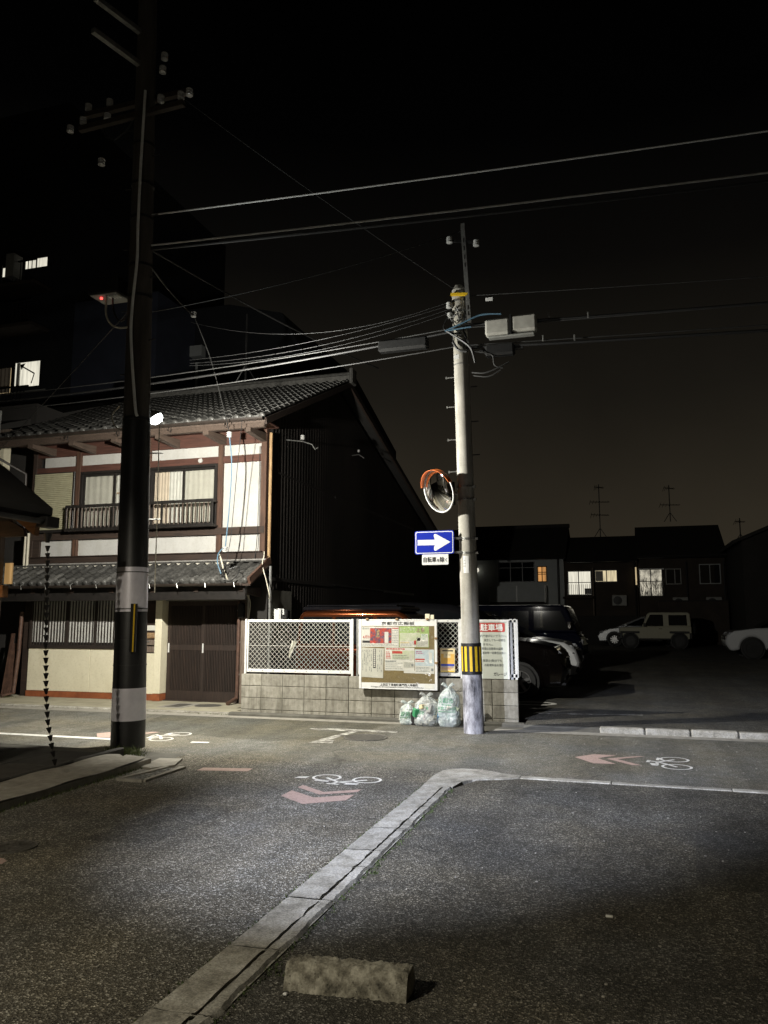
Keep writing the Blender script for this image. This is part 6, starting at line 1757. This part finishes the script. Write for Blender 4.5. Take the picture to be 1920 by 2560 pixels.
MB().bar((-27, 25.8, 10.95), (-22.6, 25.8, 11.0), .05, .05).build('laundry_pole', 'panel_grey', apt)
MB().box(-24.0, -23.6, 24.7, 25.2, 15.6, 16.6).build('air_conditioner', 'panel_grey', apt)
# two ornaments silhouetted against the lit window
m = MB().poly([(-23.9, 25.75, 12.16), (-23.62, 25.75, 12.2), (-23.82, 25.75, 11.92)])
m.tube([(-23.74, 25.75, 12.05), (-23.15, 25.75, 11.72)], .03, 5).tube([(-23.15, 25.75, 11.72), (-23.28, 25.75, 11.3)], .02, 5)
m.build('hanging_ornament', 'frame_dark', apt)
tw = thing('tower_house', 'dark taller building with a small blue window behind the townhouse roof', 'building', (-16, 30, 0))
MB().prism([(-20.6, 0), (-11.6, 0), (-11.6, 10.6), (-13.9, 14.9), (-16.5, 15.6), (-20.6, 15.6)], 'y', 30, 40).build('wall', 'wall_tower', tw)
windowpart(tw, -18.97, -18.39, 13.08, 13.86, 29.98, 'win_blue', 'steel_dark', hb=(.72,))
MB().box(-18.3, -17.6, 29.6, 29.95, 13.2, 13.7).build('air_conditioner', 'wall_far_pale', tw)
MB().cyl((-18.0, 29.9, 8), (-18.0, 29.9, 13), .06, n=8).build('downpipe', 'wall_far_pale', tw)
nh = thing('neighbour_house', 'dark neighbouring house left of the townhouse with a pale corner post', 'house', (-14, 14, 0))
MB().box(-22, -12.45, 14.0, 22, 0, 6.4).build('wall', 'wall_far_dark', nh)
MB().box(-12.95, -12.72, 13.4, 13.6, 2.7, 5.4).build('corner_post', 'plaster_cream', nh)
MB().box(-14, -12.4, 13.2, 13.7, 5.42, 5.62).build('eave_board', 'timber_weathered', nh)
MB().prism([(12.9, 5.63), (18, 7.6), (18, 7.45), (12.9, 5.5)], 'x', -22, -12.6).build('roof', 'roof_underlay', nh)
MB().tube([(-12.3, 12.8, 5.9), (-12.32, 12.8, 5.4)], .03, 6).build('roof_spike', 'panel_grey', nh)
wh = thing('plastered_house', 'pale plastered house along the cross street beyond the left edge', 'house', (-13, 4.5, 0))
MB().box(-20, -8.5, .8, 7.7, 0, 6.2).build('wall', 'plaster_white', wh)
MB().prism([(.2, 6.1), (8.1, 6.1), (4.2, 7.9)], 'x', -20.3, -8.3).build('roof', 'roof_underlay', wh)
for xx in (-18.5, -16.2, -13.9, -11.6, -9.8):
    for zz in (.9, 3.7):
        MB().box(xx - .55, xx + .55, 7.66, 7.74, zz, zz + 1.3).build('window', 'car_glass', wh)
gw = thing('garden_wall', 'dark mossy stone wall at the left edge beyond the cross street', 'wall', (-13, 13.4, 0))
m = MB()
rr = random.Random(8)
for r0 in range(4):
    x_ = -15.0
    while x_ < -12.75 + (-.12 * r0):
        w = rr.uniform(.3, .55); x1 = min(x_ + w, -12.70 - .12 * r0)
        MB().cbox(x_, x1 - .012, 13.15 + rr.uniform(-.02, .02), 13.6, r0 * .3, r0 * .3 + .29, .03).build('stone', 'stone_dark', gw)
        x_ = x1
        if x1 >= -12.70 - .12 * r0 - .01: break
tag(MB().tube([(-11.98, 13.40, 1.75), (-12.0, 13.40, .9), (-12.03, 13.35, .10), (-12.10, 13.1, .06)], .04, 10).build('downpipe', 'pipe_brown', smooth=True), 'brown rain downpipe at the left corner of the townhouse', 'pipe')
mb2 = thing('board_stack', 'weathered boards leaning at the left corner of the townhouse', 'boards', (-12.2, 13.5, 0))
for k in range(3):
    MB().bar((-12.30 + .09 * k, 13.35 - .03 * k, .03), (-12.27 + .08 * k, 13.52, 1.30 - .2 * k), .08, .02, (0, 1, 0)).build('board', 'pipe_brown', mb2)
# ---- corner shrine roof with the rain chain
cs = thing('wayside_shrine', 'small cedar roofed corner building at the left edge with a gutter over the pavement', 'shrine', (-6.9, 7.3, 0))
MB().prism([(-8.2, 4.26), (-5.98, 2.66), (-5.90, 2.72), (-5.90, 2.80), (-8.2, 4.46)], 'y', 4.6, 6.96).build('roof', 'roof_underlay', cs)
MB().prism([(-8.2, 4.02), (-6.04, 2.50), (-6.02, 2.66), (-8.2, 4.24)], 'y', 6.86, 6.93).build('barge_board', 'cedar_board', cs)
MB().prism([(-8.2, 2.62), (-6.40, 2.62), (-6.42, 2.78), (-8.2, 4.0)], 'y', 6.95, 7.0).build('gable_panel', 'plaster_grey', cs)
MB().prism([(-6.62, 2.50), (-6.20, 2.50), (-6.22, 2.58), (-6.42, 2.68), (-6.62, 2.68)], 'y', 6.90, 6.95).build('bracket', 'timber_dark', cs)
MB().cbox(-6.62, -6.52, 6.90, 6.98, .06, 2.62, .008).build('post', 'timber_weathered', cs)
MB().cbox(-8.2, -6.40, 6.86, 6.94, 1.84, 1.97, .008).build('beam', 'cedar_board', cs)
MB().box(-8.2, -6.63, 6.985, 7.02, .06, 2.6).build('wall_board', 'timber_dark', cs)
MB().box(-6.515, -6.42, 6.99, 7.01, 1.99, 2.22).build('lit_screen', 'room_glow', cs)
m = MB()
for i in range(9):
    a = math.pi + math.pi * i / 8
    m.v += [(-5.90 + .05 * math.cos(a), 4.6, 2.66 + .05 * math.sin(a)), (-5.90 + .05 * math.cos(a), 6.98, 2.66 + .05 * math.sin(a))]
for i in range(8): m.f.append((2 * i, 2 * i + 1, 2 * i + 3, 2 * i + 2))
gu = m.build('gutter', 'copper_dark', cs, smooth=True)
MB().cbox(-5.97, -5.83, 6.80, 7.0, 2.58, 2.70, .01).build('gutter_box', 'copper_dark', gu)
MB().lathe([(.02, -.05), (.05, -.02), (.05, .03), (.02, .05)], Matrix.Translation((-6.85, 6.55, 2.25)), 12).build('fill_globe', 'room_glow', cs, smooth=True)  # added globe out of view, goes with the fill light below
lt = bpy.data.lights.new('barge_board_fill', 'POINT'); lt.energy = 5; lt.color = (1.0, .62, .28); lt.shadow_soft_size = .06  # added warm fill, source out of view, to brighten the barge board
lo_ = bpy.data.objects.new('barge_board_fill', lt); col.objects.link(lo_); lo_.parent = cs; lo_.location = Vector((-6.78, 6.62, 2.15)) - wl(cs)
rc = thing('rain_chain', 'dark rain chain of small cups hanging from the corner gutter to the pavement', 'rain chain', (-5.9, 6.9, 2.55))
cup = MB().lathe([(.009, -.058), (.012, -.055), (.028, 0), (.026, 0), (.010, -.05)], None, 14).mesh('cup', 'copper_dark', smooth=True)
path = [(-5.895, 2.50), (-5.88, 2.26), (-5.835, 1.31), (-5.80, .85), (-5.76, .57), (-5.70, .34), (-5.64, .16)]
def px(z):
    for (xa, za), (xb, zb) in zip(path[:-1], path[1:]):
        if zb <= z <= za: return xa + (xb - xa) * (za - z) / (za - zb)
    return path[-1][0]
MB().lathe([(.02, -.10), (.045, 0), (.04, 0), (.018, -.09)], Matrix.Translation((-5.893, 6.9, 2.52)), 14).build('top_funnel', 'copper_dark', rc, smooth=True)
z = 2.385
lk_ = MB().tube([(0, 0, 0), (0, 0, -.03)], .003, 5).mesh('link', 'copper_dark')
while z > .16:
    x_ = px(z); sl_ = (px(z) - px(max(.16, z - .06))) / .06
    inst(cup, 'cup', rc, (x_, 6.9, z), (0, math.atan(sl_), 0)); inst(lk_, 'link', rc, (px(z - .055), 6.9, z - .055), (0, math.atan(sl_), 0))
    z -= .0785

# ================================================================ SMALL THINGS IN THE LOT
mc = thing('meter_cabinet', 'white electric cabinet on the corrugated wall above the fence', 'cabinet', (-6.3, 13.8, 1.54))
MB().cbox(-6.46, -6.28, 13.72, 13.95, 1.54, 1.80, .03).build('case', 'panel_white', mc)
MB().cbox(-6.275, -6.15, 13.74, 13.92, 1.56, 1.78, .02).build('side_unit', 'steel_dark', mc)
MB().cyl((-6.21, 13.71, 1.68), (-6.21, 13.71, 1.79), .018, n=8).build('outlet', 'panel_white', mc)
m = MB().grid(8, 10, lambda u, v: (-5.42 + .11 * u * (1 - .7 * v) - .05 * v, 12.31 + .02 * math.sin(u * 9 + v * 6), 1.23 - .27 * v + .02 * math.sin(u * 14)))
tag(m.build('torn_bag', 'paper_old', smooth=True), 'torn white plastic bag caught behind the mesh fence', 'plastic bag')

# ================================================================ WEEDS AND MOSS
def weeds(name, label, spots, hmin, hmax, m_='grass_blade', seed=1):
    rr = random.Random(seed); m = MB()
    for (x, y, z, n_, sp_) in spots:
        for k in range(n_):
            bx, by = x + rr.gauss(0, sp_), y + rr.gauss(0, sp_)
            h = rr.uniform(hmin, hmax); a = rr.uniform(0, 6.28); w = rr.uniform(.002, .005)
            dx, dy = math.cos(a) * w, math.sin(a) * w
            lx, ly = rr.gauss(0, h * .4), rr.gauss(0, h * .4)
            m.add([(bx - dx, by - dy, z), (bx + dx, by + dy, z), (bx + lx * .5 + dx * .7, by + ly * .5 + dy * .7, z + h * .6), (bx + lx * .5 - dx * .7, by + ly * .5 - dy * .7, z + h * .6), (bx + lx, by + ly, z + h)], [(0, 1, 2, 3), (3, 2, 4)])
    o = m.build(name, m_, kind='stuff')
    return tag(o, label, 'weeds')
sp1 = [(-6.0 + .5 * random.random(), 8.2 + .25 * random.random(), .0, 26, .05) for _ in range(16)]
weeds('pole_weeds', 'weeds growing at the foot of the black wrapped pole', sp1, .03, .11, seed=2)
sp2 = [(-5.09, 5.0 + .1 * k, .0, 12, .02) for k in range(27)]
weeds('kerb_weeds', 'moss and weeds in the joint along the left kerb', sp2, .01, .04, seed=3)
sp3 = [(-1.955 + random.uniform(-.008, .008), 2.4 + .05 * k, .0, 5, .008) for k in range(108)] + [(-1.650 + random.uniform(-.012, .02), 2.4 + .05 * k, .0, int(4 + 9 * random.random()), .012) for k in range(104)] + [(-1.62, 3.55, 0, 60, .04), (-1.66, 2.85, 0, 70, .04), (-1.74, 3.0, 0, 40, .02), (-1.60, 5.0, 0, 30, .02), (-1.72, 5.05, 0, 16, .02)]
weeds('gutter_moss', 'moss and tiny weeds along the joints of the right gutter', sp3, .005, .018, 'moss', seed=4)
sp4 = [(-7.0 + .1 * k, 12.12, .0, 6, .02) for k in range(6)] + [(-12.0, 13.2, .03, 30, .05)]
weeds('wall_weeds', 'sparse weeds at the foot of the block wall', sp4, .01, .04, seed=6)
# pebbles and litter specks on the asphalt
rr = random.Random(21); m = MB()
for k in range(420):
    x, y = rr.uniform(-5.0, 2.5), rr.uniform(2.4, 11.4)
    r_ = rr.uniform(.003, .008)
    m.cbox(x - r_, x + r_ * rr.uniform(.6, 1.5), y - r_, y + r_, 0, r_ * .9, r_ * .4)
o = m.build('road_grit', 'concrete', kind='stuff'); tag(o, 'loose grit and pebbles scattered over the road', 'grit')
tag(MB().cbox(-.17, -.13, 4.67, 4.69, 0, .012, .004).build('cigarette_butt', 'paper'), 'pale cigarette butt on the dark forecourt asphalt', 'litter')
tag(MB().cbox(-1.485, -1.465, 3.335, 3.352, 0, .012, .004).build('stone_chip', 'panel_white'), 'white stone chip beside the left end of the wheel stop', 'litter')
